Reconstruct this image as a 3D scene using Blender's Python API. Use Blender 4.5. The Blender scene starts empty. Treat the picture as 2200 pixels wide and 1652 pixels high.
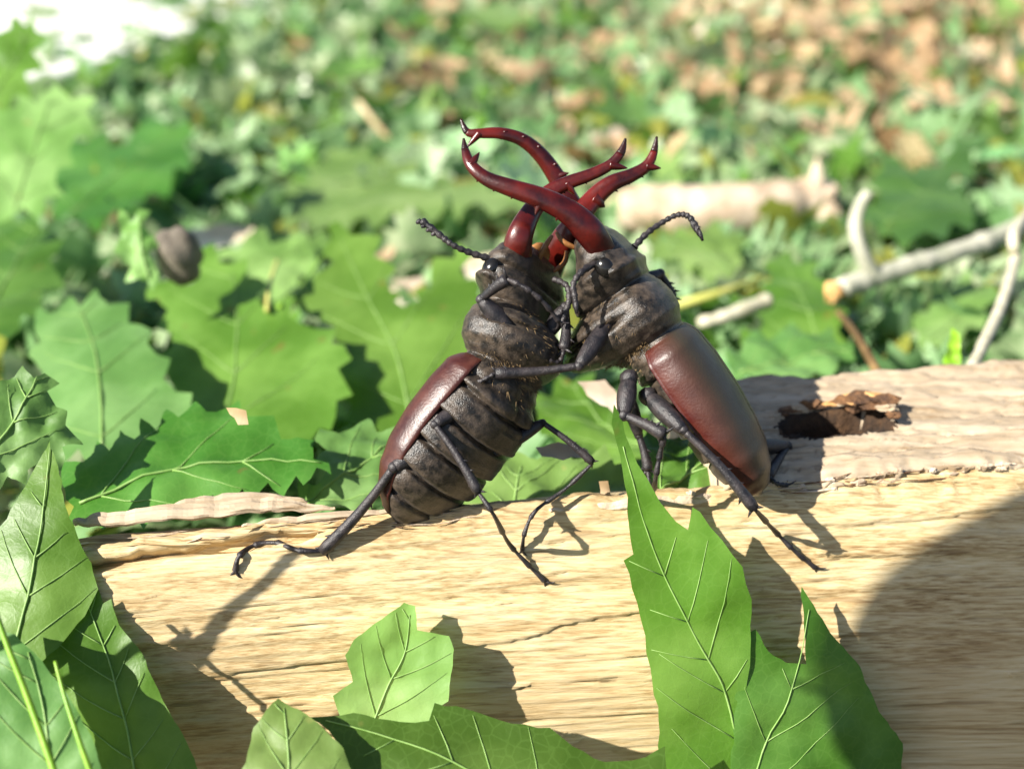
import bpy, bmesh, math, random
from mathutils import Vector, Matrix, noise
from mathutils.geometry import delaunay_2d_cdt, tessellate_polygon
from mathutils.bvhtree import BVHTree

MM = 0.001
random.seed(7)
S = bpy.context.scene
COL = S.collection

# ------------------------------------------------------------------ camera
F_PX = 2359.0
PITCH = math.radians(26.0)
CAM = Vector((0.0, -153.0, 148.0))                 # millimetres
FWD = Vector((0, math.cos(PITCH), -math.sin(PITCH)))
UP = Vector((0, math.sin(PITCH), math.cos(PITCH)))
RT = Vector((1, 0, 0))
cd = bpy.data.cameras.new('camera')
cam = bpy.data.objects.new('camera', cd)
COL.objects.link(cam)
cam.location = CAM * MM
cam.rotation_euler = (math.pi / 2 - PITCH, 0, 0)
cd.sensor_width = 36.0
cd.lens = 18.0 / (1100.0 / F_PX)
cd.clip_start = 0.004
cd.clip_end = 120.0
cd.dof.use_dof = True
cd.dof.focus_distance = 0.168
cd.dof.aperture_fstop = 12.5
S.camera = cam

# ------------------------------------------------------------------ world, sun, exposure
SUN = Vector((-0.68, -0.43, 0.60)).normalized()    # towards the sun
w = bpy.data.worlds.new('World')
S.world = w
w.use_nodes = True
nt = w.node_tree
sky = nt.nodes.new('ShaderNodeTexSky')
sky.sky_type = 'NISHITA'
sky.sun_disc = False
sky.sun_elevation = math.asin(SUN.z)
sky.sun_rotation = math.atan2(SUN.x, SUN.y)
bg = nt.nodes['Background']
bg.inputs['Strength'].default_value = 0.062
nt.links.new(sky.outputs['Color'], bg.inputs['Color'])
sl = bpy.data.lights.new('sun', 'SUN')
sl.energy = 5.0
sl.angle = math.radians(0.5)
sl.color = (1.0, 0.95, 0.86)
so = bpy.data.objects.new('sun', sl)
COL.objects.link(so)
so.location = SUN * 3
so.rotation_euler = SUN.to_track_quat('Z', 'Y').to_euler()
S.view_settings.view_transform = 'Standard'
S.view_settings.look = 'None'
S.view_settings.exposure = 1.22
S.view_settings.gamma = 1.0
S.render.engine = 'CYCLES'
S.cycles.use_denoising = True
S.cycles.max_bounces = 8
S.cycles.transmission_bounces = 6
S.cycles.sample_clamp_indirect = 6.0


# ------------------------------------------------------------------ helpers
def px(x, y, d):
    """photo pixel + depth along the view axis -> point in mm"""
    return CAM + d * (FWD + RT * ((x - 1100.0) / F_PX) + UP * ((826.0 - y) / F_PX))


def ray(x, y):
    return (FWD + RT * ((x - 1100.0) / F_PX) + UP * ((826.0 - y) / F_PX))


def on_z(x, y, z):
    r = ray(x, y)
    return CAM + r * ((z - CAM.z) / r.z)


def fbm(p, o=3):
    return noise.fractal(p, 1.0, 2.0, o)


def prop(o, label=None, cat=None, group=None, kind=None):
    if label: o['label'] = label
    if cat: o['category'] = cat
    if group: o['group'] = group
    if kind: o['kind'] = kind
    return o


def mesh_obj(name, verts, faces, mat, parent=None, smooth=True, origin=None):
    """verts in mm world; origin (mm) becomes the object's location when it has no parent"""
    me = bpy.data.meshes.new(name)
    base = origin if origin is not None else (parent['_o'] if parent is not None else Vector((0, 0, 0)))
    base = Vector(base)
    me.from_pydata([tuple((Vector(v) - base) * MM) for v in verts], [], faces)
    if smooth:
        me.polygons.foreach_set('use_smooth', [True] * len(me.polygons))
    me.materials.append(mat)
    o = bpy.data.objects.new(name, me)
    COL.objects.link(o)
    if parent is not None:
        o.parent = parent
    else:
        o.location = base * MM
    ORIG[o.name] = base
    return o


ORIG = {}


def child(name, verts, faces, mat, parent, smooth=True):
    return mesh_obj(name, verts, faces, mat, parent, smooth, origin=ORIG[parent.name])


def empty(name, origin):
    o = bpy.data.objects.new(name, None)
    COL.objects.link(o)
    o.location = Vector(origin) * MM
    o.empty_display_size = 0.01
    ORIG[o.name] = Vector(origin)
    return o


def catmull(pts, n):
    """pts: list of tuples (any dimension)"""
    if len(pts) == 2:
        return [tuple(a + (b - a) * i / n for a, b in zip(pts[0], pts[1])) for i in range(n + 1)]
    P = [pts[0]] + list(pts) + [pts[-1]]
    out = []
    for i in range(1, len(P) - 2):
        p0, p1, p2, p3 = P[i - 1], P[i], P[i + 1], P[i + 2]
        for k in range(n):
            t = k / n
            out.append(tuple(0.5 * ((2 * b) + (-a + c) * t + (2 * a - 5 * b + 4 * c - d) * t * t + (-a + 3 * b - 3 * c + d) * t ** 3)
                             for a, b, c, d in zip(p0, p1, p2, p3)))
    out.append(tuple(pts[-1]))
    return out


def tube_geo(path, seg=10, flat=1.0, flat_dir=None):
    """path: (x,y,z,r) samples. returns verts, faces (closed ends)"""
    V, Fc = [], []
    n = len(path)
    prev = None
    for i, q in enumerate(path):
        p = Vector(q[:3])
        a = Vector(path[max(i - 1, 0)][:3])
        b = Vector(path[min(i + 1, n - 1)][:3])
        t = (b - a)
        if t.length < 1e-6:
            t = Vector((0, 0, 1))
        t.normalize()
        if flat_dir is not None:
            u = flat_dir - t * flat_dir.dot(t)
        elif prev is None:
            u = t.orthogonal()
        else:
            u = prev - t * prev.dot(t)
        if u.length < 1e-6:
            u = t.orthogonal()
        u.normalize()
        prev = u
        v = t.cross(u)
        for k in range(seg):
            an = 2 * math.pi * k / seg
            V.append(p + (u * math.cos(an) * flat + v * math.sin(an)) * q[3])
    for i in range(n - 1):
        for k in range(seg):
            k2 = (k + 1) % seg
            Fc.append((i * seg + k, i * seg + k2, (i + 1) * seg + k2, (i + 1) * seg + k))
    Fc.append(tuple(reversed(range(seg))))
    Fc.append(tuple((n - 1) * seg + k for k in range(seg)))
    return V, Fc


def merge(*gs):
    V, Fc = [], []
    for v, f in gs:
        o = len(V)
        V += list(v)
        Fc += [tuple(i + o for i in q) for q in f]
    return V, Fc


def blob_geo(c, ax, seg=16, rings=10, bump=0.0, seed=0.0):
    """ellipsoid: c centre, ax three axis vectors"""
    V, Fc = [], []
    for i in range(rings + 1):
        th = math.pi * i / rings
        for k in range(seg):
            ph = 2 * math.pi * k / seg
            d = Vector((math.sin(th) * math.cos(ph), math.sin(th) * math.sin(ph), math.cos(th)))
            m = 1 + bump * noise.noise(d * 1.7 + Vector((seed, seed, 0)))
            V.append(Vector(c) + (ax[0] * d.x + ax[1] * d.y + ax[2] * d.z) * m)
    for i in range(rings):
        for k in range(seg):
            k2 = (k + 1) % seg
            Fc.append((i * seg + k, (i + 1) * seg + k, (i + 1) * seg + k2, i * seg + k2))
    return V, Fc


# ------------------------------------------------------------------ materials
def new_mat(name):
    m = bpy.data.materials.new(name)
    m.use_nodes = True
    t = m.node_tree
    p = t.nodes['Principled BSDF']
    return m, t, p


def node(t, typ, **kw):
    n = t.nodes.new(typ)
    for k, v in kw.items():
        setattr(n, k, v)
    return n


def ramp(t, stops):
    r = t.nodes.new('ShaderNodeValToRGB')
    while len(r.color_ramp.elements) > 2:
        r.color_ramp.elements.remove(r.color_ramp.elements[-1])
    for i, (p, c) in enumerate(stops):
        if i < 2:
            e = r.color_ramp.elements[i]
            e.position = p
        else:
            e = r.color_ramp.elements.new(p)
        e.color = (*c, 1)
    return r


def noise_tex(t, scale, detail=4, rough=0.55, vec=None):
    n = t.nodes.new('ShaderNodeTexNoise')
    n.inputs['Scale'].default_value = scale
    n.inputs['Detail'].default_value = detail
    n.inputs['Roughness'].default_value = rough
    if vec is not None:
        t.links.new(vec, n.inputs['Vector'])
    return n


def obj_coord(t, scale=(1, 1, 1), rot=(0, 0, 0), what='Object'):
    tc = t.nodes.new('ShaderNodeTexCoord')
    mp = t.nodes.new('ShaderNodeMapping')
    mp.inputs['Scale'].default_value = scale
    mp.inputs['Rotation'].default_value = rot
    t.links.new(tc.outputs[what], mp.inputs['Vector'])
    return mp.outputs['Vector']


def bump(t, p, height, strength, dist):
    b = t.nodes.new('ShaderNodeBump')
    b.inputs['Strength'].default_value = strength
    b.inputs['Distance'].default_value = dist
    t.links.new(height, b.inputs['Height'])
    t.links.new(b.outputs['Normal'], p.inputs['Normal'])
    return b


def chitin(name, c1, c2, rough=0.3, scale=300, bstr=0.35, coat=0.0, sheen=0.0, dist=0.0002, stops=(0.38, 0.66)):
    m, t, p = new_mat(name)
    v = obj_coord(t)
    n1 = noise_tex(t, scale, 5, 0.6, v)
    r = ramp(t, [(stops[0], c1), (stops[1], c2)])
    t.links.new(n1.outputs['Fac'], r.inputs['Fac'])
    t.links.new(r.outputs['Color'], p.inputs['Base Color'])
    n2 = noise_tex(t, scale * 6, 3, 0.6, v)
    bump(t, p, n2.outputs['Fac'], bstr, dist)
    rr = t.nodes.new('ShaderNodeMapRange')
    rr.inputs['To Min'].default_value = rough - 0.07
    rr.inputs['To Max'].default_value = rough + 0.14
    t.links.new(n1.outputs['Fac'], rr.inputs['Value'])
    t.links.new(rr.outputs['Result'], p.inputs['Roughness'])
    p.inputs['Coat Weight'].default_value = coat
    p.inputs['Coat Roughness'].default_value = 0.15
    if sheen:
        p.inputs['Sheen Weight'].default_value = sheen
        p.inputs['Sheen Roughness'].default_value = 0.5
    return m


M_BODY = chitin('black_brown_chitin', (0.007, 0.0055, 0.004), (0.074, 0.054, 0.038), 0.31, 650, 0.6, 0.0, 0.03)
M_LEG = chitin('blue_black_chitin', (0.010, 0.009, 0.011), (0.040, 0.032, 0.032), 0.38, 700, 0.6, 0.0)
M_WING = chitin('chestnut_wing_case', (0.034, 0.006, 0.004), (0.066, 0.017, 0.010), 0.36, 420, 0.55, 0.0, 0.0, 0.0001)
M_WING2 = chitin('olive_brown_wing_case', (0.050, 0.004, 0.002), (0.075, 0.012, 0.005), 0.40, 380, 0.55, 0.0, 0.0, 0.0001)
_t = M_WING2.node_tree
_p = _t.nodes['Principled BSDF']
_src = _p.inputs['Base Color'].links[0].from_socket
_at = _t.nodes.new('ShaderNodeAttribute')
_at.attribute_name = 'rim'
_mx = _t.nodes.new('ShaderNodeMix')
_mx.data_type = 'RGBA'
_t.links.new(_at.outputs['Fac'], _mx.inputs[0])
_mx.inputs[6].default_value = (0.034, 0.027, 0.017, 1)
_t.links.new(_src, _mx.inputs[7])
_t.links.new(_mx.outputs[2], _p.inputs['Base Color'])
M_JAW = chitin('mahogany_red_mandible', (0.022, 0.002, 0.002), (0.115, 0.008, 0.004), 0.27, 150, 0.55, 0.05, 0.0, 0.0001)
M_JAWTIP = chitin('black_mandible_tip', (0.008, 0.004, 0.004), (0.030, 0.006, 0.004), 0.28, 300, 0.4)
M_HAIR = chitin('golden_brown_hair', (0.10, 0.06, 0.025), (0.28, 0.19, 0.09), 0.5, 300, 0.0)
M_EYE = chitin('black_eye', (0.004, 0.004, 0.004), (0.010, 0.009, 0.008), 0.15, 300, 0.05)
M_PALP = chitin('amber_palp', (0.16, 0.06, 0.015), (0.35, 0.16, 0.05), 0.4, 300, 0.2)


def leaf_mat(name, c1, c2, trans=0.35, rough=0.42, rnd=0.15, vein=(0.20, 0.36, 0.08), spec=0.4, big=35, spots=None, net=0.10, hue=0.02):
    """green blade: patchy colour, fine vein network relief, light through the blade"""
    m, t, p = new_mat(name)
    out = t.nodes['Material Output']
    v = obj_coord(t)
    n1 = noise_tex(t, big, 4, 0.6, v)
    r = ramp(t, [(0.22, tuple(q * 0.8 for q in c1)), (0.45, c1), (0.62, c2), (0.8, tuple(min(1, q * 1.25) for q in c2))])
    t.links.new(n1.outputs['Fac'], r.inputs['Fac'])
    oi = t.nodes.new('ShaderNodeObjectInfo')
    hs = t.nodes.new('ShaderNodeHueSaturation')
    mr = t.nodes.new('ShaderNodeMapRange')
    mr.inputs['To Min'].default_value = 1 - rnd * 2
    mr.inputs['To Max'].default_value = 1 + rnd * 2
    t.links.new(oi.outputs['Random'], mr.inputs['Value'])
    t.links.new(mr.outputs['Result'], hs.inputs['Value'])
    mh = t.nodes.new('ShaderNodeMapRange')
    mh.inputs['To Min'].default_value = 0.5 - hue
    mh.inputs['To Max'].default_value = 0.5 + hue * 1.2
    t.links.new(oi.outputs['Random'], mh.inputs['Value'])
    t.links.new(mh.outputs['Result'], hs.inputs['Hue'])
    t.links.new(r.outputs['Color'], hs.inputs['Color'])
    # small net of veins
    vo = t.nodes.new('ShaderNodeTexVoronoi')
    vo.feature = 'DISTANCE_TO_EDGE'
    vo.inputs['Scale'].default_value = 520
    t.links.new(v, vo.inputs['Vector'])
    lt = t.nodes.new('ShaderNodeMapRange')
    lt.inputs['From Max'].default_value = 0.09
    lt.inputs['To Min'].default_value = net
    lt.inputs['To Max'].default_value = 0.0
    t.links.new(vo.outputs['Distance'], lt.inputs['Value'])
    mx = t.nodes.new('ShaderNodeMix')
    mx.data_type = 'RGBA'
    t.links.new(lt.outputs['Result'], mx.inputs[0])
    t.links.new(hs.outputs['Color'], mx.inputs[6])
    mx.inputs[7].default_value = (*vein, 1)
    colour = mx.outputs[2]
    if spots:
        n3 = noise_tex(t, 160, 2, 0.5, v)
        r3 = ramp(t, [(0.70, (0, 0, 0)), (0.76, (1, 1, 1))])
        t.links.new(n3.outputs['Fac'], r3.inputs['Fac'])
        m3 = t.nodes.new('ShaderNodeMix')
        m3.data_type = 'RGBA'
        t.links.new(r3.outputs['Color'], m3.inputs[0])
        t.links.new(colour, m3.inputs[6])
        m3.inputs[7].default_value = (*spots, 1)
        colour = m3.outputs[2]
    t.links.new(colour, p.inputs['Base Color'])
    p.inputs['Roughness'].default_value = rough
    p.inputs['Specular IOR Level'].default_value = spec
    n2 = noise_tex(t, 700, 3, 0.6, v)
    ad = t.nodes.new('ShaderNodeMath')
    ad.operation = 'ADD'
    t.links.new(n2.outputs['Fac'], ad.inputs[0])
    t.links.new(lt.outputs['Result'], ad.inputs[1])
    bump(t, p, ad.outputs[0], 0.25, 0.0003)
    tr = t.nodes.new('ShaderNodeBsdfTranslucent')
    hs2 = t.nodes.new('ShaderNodeHueSaturation')
    hs2.inputs['Saturation'].default_value = 1.02
    hs2.inputs['Value'].default_value = 1.5
    t.links.new(colour, hs2.inputs['Color'])
    t.links.new(hs2.outputs['Color'], tr.inputs['Color'])
    ms = t.nodes.new('ShaderNodeMixShader')
    ms.inputs[0].default_value = trans
    t.links.new(p.outputs[0], ms.inputs[1])
    t.links.new(tr.outputs[0], ms.inputs[2])
    t.links.new(ms.outputs[0], out.inputs['Surface'])
    return m


M_LEAF = leaf_mat('fresh_green_leaf', (0.085, 0.190, 0.018), (0.155, 0.290, 0.048), rnd=0.07, hue=0.006, spots=(0.16, 0.17, 0.03))
M_LEAF_DEEP = leaf_mat('deep_green_leaf', (0.052, 0.125, 0.012), (0.095, 0.190, 0.030), trans=0.28, spots=(0.13, 0.15, 0.03))
M_LEAF_PALE = leaf_mat('pale_green_leaf', (0.190, 0.340, 0.080), (0.300, 0.460, 0.150), trans=0.4, rough=0.5, spots=(0.30, 0.34, 0.10))
M_LEAF_BLUE = leaf_mat('grey_green_leaf', (0.105, 0.220, 0.050), (0.175, 0.310, 0.095), trans=0.3, rough=0.5)
M_LEAF_YEL = leaf_mat('yellowing_leaf', (0.230, 0.270, 0.040), (0.420, 0.400, 0.090), trans=0.4)
M_DRY = leaf_mat('dry_tan_leaf', (0.40, 0.29, 0.14), (0.66, 0.53, 0.32), trans=0.2, rough=0.7, rnd=0.10, vein=(0.3, 0.2, 0.1), spec=0.25)
M_DRY2 = leaf_mat('dry_brown_leaf', (0.110, 0.060, 0.028), (0.260, 0.150, 0.070), trans=0.12, rough=0.75, vein=(0.2, 0.12, 0.06), spec=0.2)
M_DRYPALE = leaf_mat('bleached_chip', (0.520, 0.420, 0.300), (0.740, 0.650, 0.520), trans=0.12, rough=0.7, vein=(0.5, 0.42, 0.32), spec=0.2)
M_DUSTY = leaf_mat('dusty_pale_leaf', (0.25, 0.40, 0.18), (0.50, 0.60, 0.36), trans=0.3, rough=0.38, spec=0.6)
M_DUSTYG = leaf_mat('dusty_green_leaf', (0.13, 0.27, 0.095), (0.27, 0.42, 0.20), trans=0.3, rough=0.5)
M_VEIN = chitin('leaf_vein_green', (0.16, 0.29, 0.06), (0.24, 0.37, 0.11), 0.5, 400, 0.2)
M_STEMG = chitin('lime_green_stalk', (0.14, 0.31, 0.012), (0.24, 0.42, 0.030), 0.4, 200, 0.2)
M_STEMY = chitin('yellow_stalk', (0.36, 0.38, 0.07), (0.52, 0.50, 0.14), 0.5, 200, 0.2)
M_STRAW = chitin('straw_stalk', (0.42, 0.39, 0.26), (0.60, 0.56, 0.42), 0.6, 300, 0.3)
M_TWIG = chitin('grey_green_twig_bark', (0.30, 0.31, 0.22), (0.52, 0.50, 0.40), 0.7, 160, 0.6, dist=0.0006)
M_TWIGEND = chitin('orange_broken_wood', (0.55, 0.28, 0.09), (0.70, 0.42, 0.18), 0.7, 300, 0.5)
M_PALEWOOD = chitin('bleached_wood', (0.40, 0.29, 0.19), (0.64, 0.53, 0.40), 0.75, 90, 0.7, dist=0.0006)
M_PEBBLE = chitin('brown_grey_nutshell', (0.09, 0.075, 0.055), (0.20, 0.17, 0.13), 0.8, 150, 0.5, dist=0.0005)
M_ROT = chitin('dark_rotten_wood', (0.015, 0.008, 0.004), (0.09, 0.045, 0.018), 0.9, 200, 1.0, dist=0.0008)
M_BARK = chitin('rusty_bark', (0.055, 0.026, 0.012), (0.22, 0.105, 0.040), 0.8, 220, 0.9, dist=0.0008)


def wood(name, stops, grey=None, bstr=0.75, ax_rot=0.0, axis_scale=70.0, cross=2600.0):
    m, t, p = new_mat(name)
    v = obj_coord(t, (axis_scale, cross, cross), (0, 0, ax_rot))
    n1 = noise_tex(t, 1.0, 5, 0.62, v)
    v2 = obj_coord(t, (14, 240, 240), (0, 0, ax_rot))
    n2 = noise_tex(t, 1.0, 4, 0.6, v2)
    mx = t.nodes.new('ShaderNodeMix')
    mx.inputs[0].default_value = 0.42
    t.links.new(n1.outputs['Fac'], mx.inputs[2])
    t.links.new(n2.outputs['Fac'], mx.inputs[3])
    r = ramp(t, stops)
    t.links.new(mx.outputs[0], r.inputs['Fac'])
    col = r.outputs['Color']
    # broad stains
    v3 = obj_coord(t, (25, 60, 60), (0, 0, ax_rot))
    n3 = noise_tex(t, 1.0, 3, 0.5, v3)
    r3 = ramp(t, [(0.46, (0, 0, 0)), (0.74, (1, 1, 1))])
    t.links.new(n3.outputs['Fac'], r3.inputs['Fac'])
    m3 = t.nodes.new('ShaderNodeMix')
    m3.data_type = 'RGBA'
    sc = t.nodes.new('ShaderNodeMath')
    sc.operation = 'MULTIPLY'
    sc.inputs[1].default_value = 0.55
    t.links.new(r3.outputs['Color'], sc.inputs[0])
    t.links.new(sc.outputs[0], m3.inputs[0])
    t.links.new(col, m3.inputs[6])
    m3.inputs[7].default_value = (*(grey or (0.40, 0.27, 0.13)), 1)
    # thin dark fissures along the grain
    v4 = obj_coord(t, (38, 900, 900), (0, 0, ax_rot))
    n4 = noise_tex(t, 1.0, 2, 0.5, v4)
    r4 = ramp(t, [(0.30, (1, 1, 1)), (0.38, (0, 0, 0))])
    t.links.new(n4.outputs['Fac'], r4.inputs['Fac'])
    s4 = t.nodes.new('ShaderNodeMath')
    s4.operation = 'MULTIPLY'
    s4.inputs[1].default_value = 0.6
    t.links.new(r4.outputs['Color'], s4.inputs[0])
    m4 = t.nodes.new('ShaderNodeMix')
    m4.data_type = 'RGBA'
    t.links.new(s4.outputs[0], m4.inputs[0])
    t.links.new(m3.outputs[2], m4.inputs[6])
    m4.inputs[7].default_value = (0.20, 0.12, 0.05, 1)
    t.links.new(m4.outputs[2], p.inputs['Base Color'])
    p.inputs['Roughness'].default_value = 0.68
    p.inputs['Specular IOR Level'].default_value = 0.3
    bump(t, p, mx.outputs[0], bstr, 0.0005)
    return m


AX = math.atan2(0.137, 0.9906)
M_WOOD = wood('fresh_split_wood', [(0.32, (0.17, 0.095, 0.035)), (0.42, (0.39, 0.265, 0.12)), (0.52, (0.57, 0.44, 0.24)), (0.68, (0.67, 0.565, 0.365))], ax_rot=-AX)
M_GREYWOOD = wood('weathered_grey_wood', [(0.25, (0.18, 0.125, 0.075)), (0.42, (0.34, 0.26, 0.17)), (0.58, (0.47, 0.375, 0.265)), (0.78, (0.60, 0.515, 0.39))], grey=(0.33, 0.25, 0.16), bstr=0.8, ax_rot=-AX, axis_scale=90, cross=500)


def soil_mat():
    m, t, p = new_mat('dark_soil')
    v = obj_coord(t)
    n = noise_tex(t, 60, 6, 0.65, v)
    r = ramp(t, [(0.3, (0.012, 0.012, 0.007)), (0.55, (0.035, 0.034, 0.018)), (0.8, (0.10, 0.075, 0.04))])
    t.links.new(n.outputs['Fac'], r.inputs['Fac'])
    t.links.new(r.outputs['Color'], p.inputs['Base Color'])
    p.inputs['Roughness'].default_value = 0.95
    bump(t, p, n.outputs['Fac'], 0.8, 0.004)
    return m


M_SOIL = soil_mat()


def path_mat():
    m, t, p = new_mat('pale_concrete')
    v = obj_coord(t)
    n = noise_tex(t, 40, 6, 0.6, v)
    r = ramp(t, [(0.3, (0.66, 0.64, 0.60)), (0.7, (0.80, 0.79, 0.76))])
    t.links.new(n.outputs['Fac'], r.inputs['Fac'])
    t.links.new(r.outputs['Color'], p.inputs['Base Color'])
    p.inputs['Roughness'].default_value = 0.9
    bump(t, p, n.outputs['Fac'], 0.4, 0.002)
    return m


M_PATH = path_mat()

# ------------------------------------------------------------------ setting: ground and path
def build_ground():
    xs = [-60000, -20000, -6000, -2500] + [-1500 + 60 * i for i in range(51)] + [2500, 6000, 20000, 60000]
    ys = [-60000, -20000, -4000, -1200] + [-600 + 60 * i for i in range(46)] + [3000, 6000, 20000, 60000]
    V, Fc = [], []
    for y in ys:
        for x in xs:
            z = 3.0 * noise.noise(Vector((x * 0.004, y * 0.004, 0))) if abs(x) < 2000 and -700 < y < 2500 else 0
            z = min(z, 2.0) - 1.0
            V.append((x, y, z))
    nx = len(xs)
    for j in range(len(ys) - 1):
        for i in range(nx - 1):
            Fc.append((j * nx + i, j * nx + i + 1, (j + 1) * nx + i + 1, (j + 1) * nx + i))
    prop(mesh_obj('ground', V, Fc, M_SOIL), kind='structure')


build_ground()


def build_path():
    a = on_z(45, 192, 12)
    b = on_z(680, -25, 12)
    d = (b - a).normalized()
    nrm = Vector((-d.y, d.x, 0))
    V, Fc = [], []
    n = 60
    for i in range(n + 1):
        s = -1500 + 6000 * i / n
        e = a + d * s
        j = 8 * noise.noise(Vector((s * 0.02, 1, 0)))
        for q, z in ((0 + j, -6), (0 + j, 9), (4 + j, 12), (2200, 12), (2200, -6)):
            p = e + nrm * q
            V.append((p.x, p.y, z))
    for i in range(n):
        for k in range(4):
            Fc.append((i * 5 + k, (i + 1) * 5 + k, (i + 1) * 5 + k + 1, i * 5 + k + 1))
    o = mesh_obj('path', V, Fc, M_PATH, smooth=False)
    prop(o, kind='structure')
    return a, nrm


PATH_A, PATH_N = build_path()


def off_path(p, margin=0):
    return (Vector((p.x, p.y, 0)) - Vector((PATH_A.x, PATH_A.y, 0))).dot(PATH_N) < -margin


# ------------------------------------------------------------------ the log
E0 = Vector((-65.8, -13.8, 0))
LA = Vector((0.9906, 0.137, 0)).normalized()
LN = Vector((LA.y, -LA.x, 0))
PROFILE = [(-5, 0), (3, 2), (7, 9), (8.6, 21), (8.0, 34), (6.0, 45), (3.2, 51.6), (1.2, 54.2), (0, 54.8),
           (-3, 53.0), (-9, 49.0), (-22, 40), (-40, 25), (-48, 10), (-40, 0)]


def lp(a, n, z):
    return E0 + LA * a + LN * n + Vector((0, 0, z))


def build_log():
    prof = []
    for i in range(len(PROFILE) - 1):
        seg_len = (Vector(PROFILE[i + 1]) - Vector(PROFILE[i])).length
        front = 0 < i < 9
        k = max(1, int(seg_len / (0.33 if front else 3.0)))
        for j in range(k):
            t = j / k
            p0 = PROFILE[max(i - 1, 0)]; p1 = PROFILE[i]; p2 = PROFILE[i + 1]; p3 = PROFILE[min(i + 2, len(PROFILE) - 1)]
            q = tuple(0.5 * ((2 * b) + (-a + c) * t + (2 * a - 5 * b + 4 * c - d) * t * t + (-a + 3 * b - 3 * c + d) * t ** 3)
                      for a, b, c, d in zip(p0, p1, p2, p3))
            prof.append(q)
    prof.append(PROFILE[-1])
    m = len(prof)
    na = 330
    V, Fc = [], []
    for i in range(na + 1):
        a = -9 + 270 * (i / na)
        for j, (n, z) in enumerate(prof):
            pn = prof[min(j + 1, m - 1)]; pp = prof[max(j - 1, 0)]
            tn = Vector((pn[0] - pp[0], pn[1] - pp[1])).normalized()
            nn = Vector((tn.y, -tn.x))
            arc = j * 0.33 if z > 2 else j * 0.33
            fine = 0.26 * noise.noise(Vector((a * 0.045, arc * 1.1, 3.1))) + 0.13 * noise.noise(Vector((a * 0.11, arc * 2.6, 8.0)))
            fine -= 0.55 * max(0.0, 1 - abs(noise.noise(Vector((a * 0.010, arc * 0.42, 41.0)))) / 0.022)
            broad = 1.3 * noise.noise(Vector((a * 0.022, arc * 0.06, 1.0)))
            step = 0.5 * (1 if noise.noise(Vector((a * 0.012, arc * 0.22, 5.0))) > 0.18 else 0)
            rid = 1.0 if z < 50 else max(0.25, 1 - (z - 50) / 6)
            dd = fine + (broad + step) * rid
            rag = 0.0
            if z > 52:
                rag = 0.9 * noise.noise(Vector((a * 0.16, 2.0, 0))) + 0.5 * noise.noise(Vector((a * 0.6, 4.0, 0)))
                if a < 38:
                    rag -= 2.3 * (1 - max(a, 0) / 38)
            taper = 0.0
            if a < 2:
                taper = (2 - a) * 0.15 * (z - 25) / 30
            if n > -6:
                lo = max(0.0, min(1.0, (54 - z) / 50)) ** 1.2
                n = n + lo * (4.0 + 11.0 * max(0.0, min(1.6, (a - 40) / 100)))
            if a < 36 and n > -3:                     # long split under the lifted splinter
                zc = 51.8 + 0.05 * a + 0.5 * noise.noise(Vector((a * 0.2, 0, 31)))
                wd = 1.5 * (1 - max(a, 0) / 36) ** 0.5 + 0.2
                q = abs(z - zc) / wd
                if q < 1:
                    dd -= 5.0 * (1 - q ** 3)
            V.append(lp(a, n + nn.x * dd, max(z + nn.y * dd + rag - taper, -0.5)))
    for i in range(na):
        for j in range(m - 1):
            Fc.append((i * m + j, (i + 1) * m + j, (i + 1) * m + j + 1, i * m + j + 1))
        Fc.append((i * m + m - 1, (i + 1) * m + m - 1, (i + 1) * m, i * m))
    Fc.append(tuple(range(m)))
    Fc.append(tuple(na * m + j for j in reversed(range(m))))
    log = empty('split_log', lp(60, -15, 0))
    prop(log, 'pale split log with weathered grey top, the two stag beetles standing on it', 'log')
    child('split_wood', V, Fc, M_WOOD, log)
    bv = BVHTree.FromPolygons([Vector(v) for v in V], [f for f in Fc if len(f) == 4])

    # weathered slab on the back of the ridge
    ROT = []
    na, nb = 200, 80
    hole = on_z(1795, 912, 57.0)
    V, Fc = [], []
    for i in range(na + 1):
        a = 101 + 160 * i / na
        for j in range(nb + 1):
            b = j / nb
            front = 0.8 + 1.6 * noise.noise(Vector((a * 0.25, 0, 7))) + 1.3 * noise.noise(Vector((a * 0.8, 0, 9)))
            back = -32 + 2.5 * noise.noise(Vector((a * 0.08, 3, 7)))
            n = front + (back - front) * b
            if a < 106:
                n -= 0
            z = 56.2 + 2.0 * b
            P = lp(a, n, 0)
            z += 1.1 * fbm(Vector((a * 0.07, n * 0.22, 0.5)), 5) + 0.22 * noise.noise(Vector((a * 0.25, n * 1.3, 2.0)))
            if b < 0.06:
                z -= (0.06 - b) * (14 + 22 * noise.noise(Vector((a * 0.55, 0, 13))))
            hx = (P - Vector((hole.x, hole.y, 0))).dot(LA) / 9.5
            hy = (P - Vector((hole.x, hole.y, 0))).dot(LN) / 4.2
            hx += 0.25 * noise.noise(Vector((a * 0.4, n * 0.4, 11)))
            q = hx * hx + hy * hy
            z -= 9.0 * (1 - q ** 4) if q < 1 else 0
            ROT.append(q)
            # splits running along the grain
            cr = noise.noise(Vector((a * 0.035, n * 0.55, 21.0)))
            z -= 0.9 * max(0.0, 1 - abs(cr) / 0.05) if b > 0.08 else 0
            V.append(lp(a, n, z))
    nbp = nb + 1
    for i in range(na):
        for j in range(nb):
            Fc.append((i * nbp + j, (i + 1) * nbp + j, (i + 1) * nbp + j + 1, i * nbp + j + 1))
    # skirts: front lip, back wall, ends
    base = len(V)
    for i in range(na + 1):
        f = V[i * nbp]; b = V[i * nbp + nb]
        V.append(Vector((f.x, f.y, f.z - 2.6)) - LN * 1.6)
        V.append(Vector((b.x, b.y, 5)))
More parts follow.
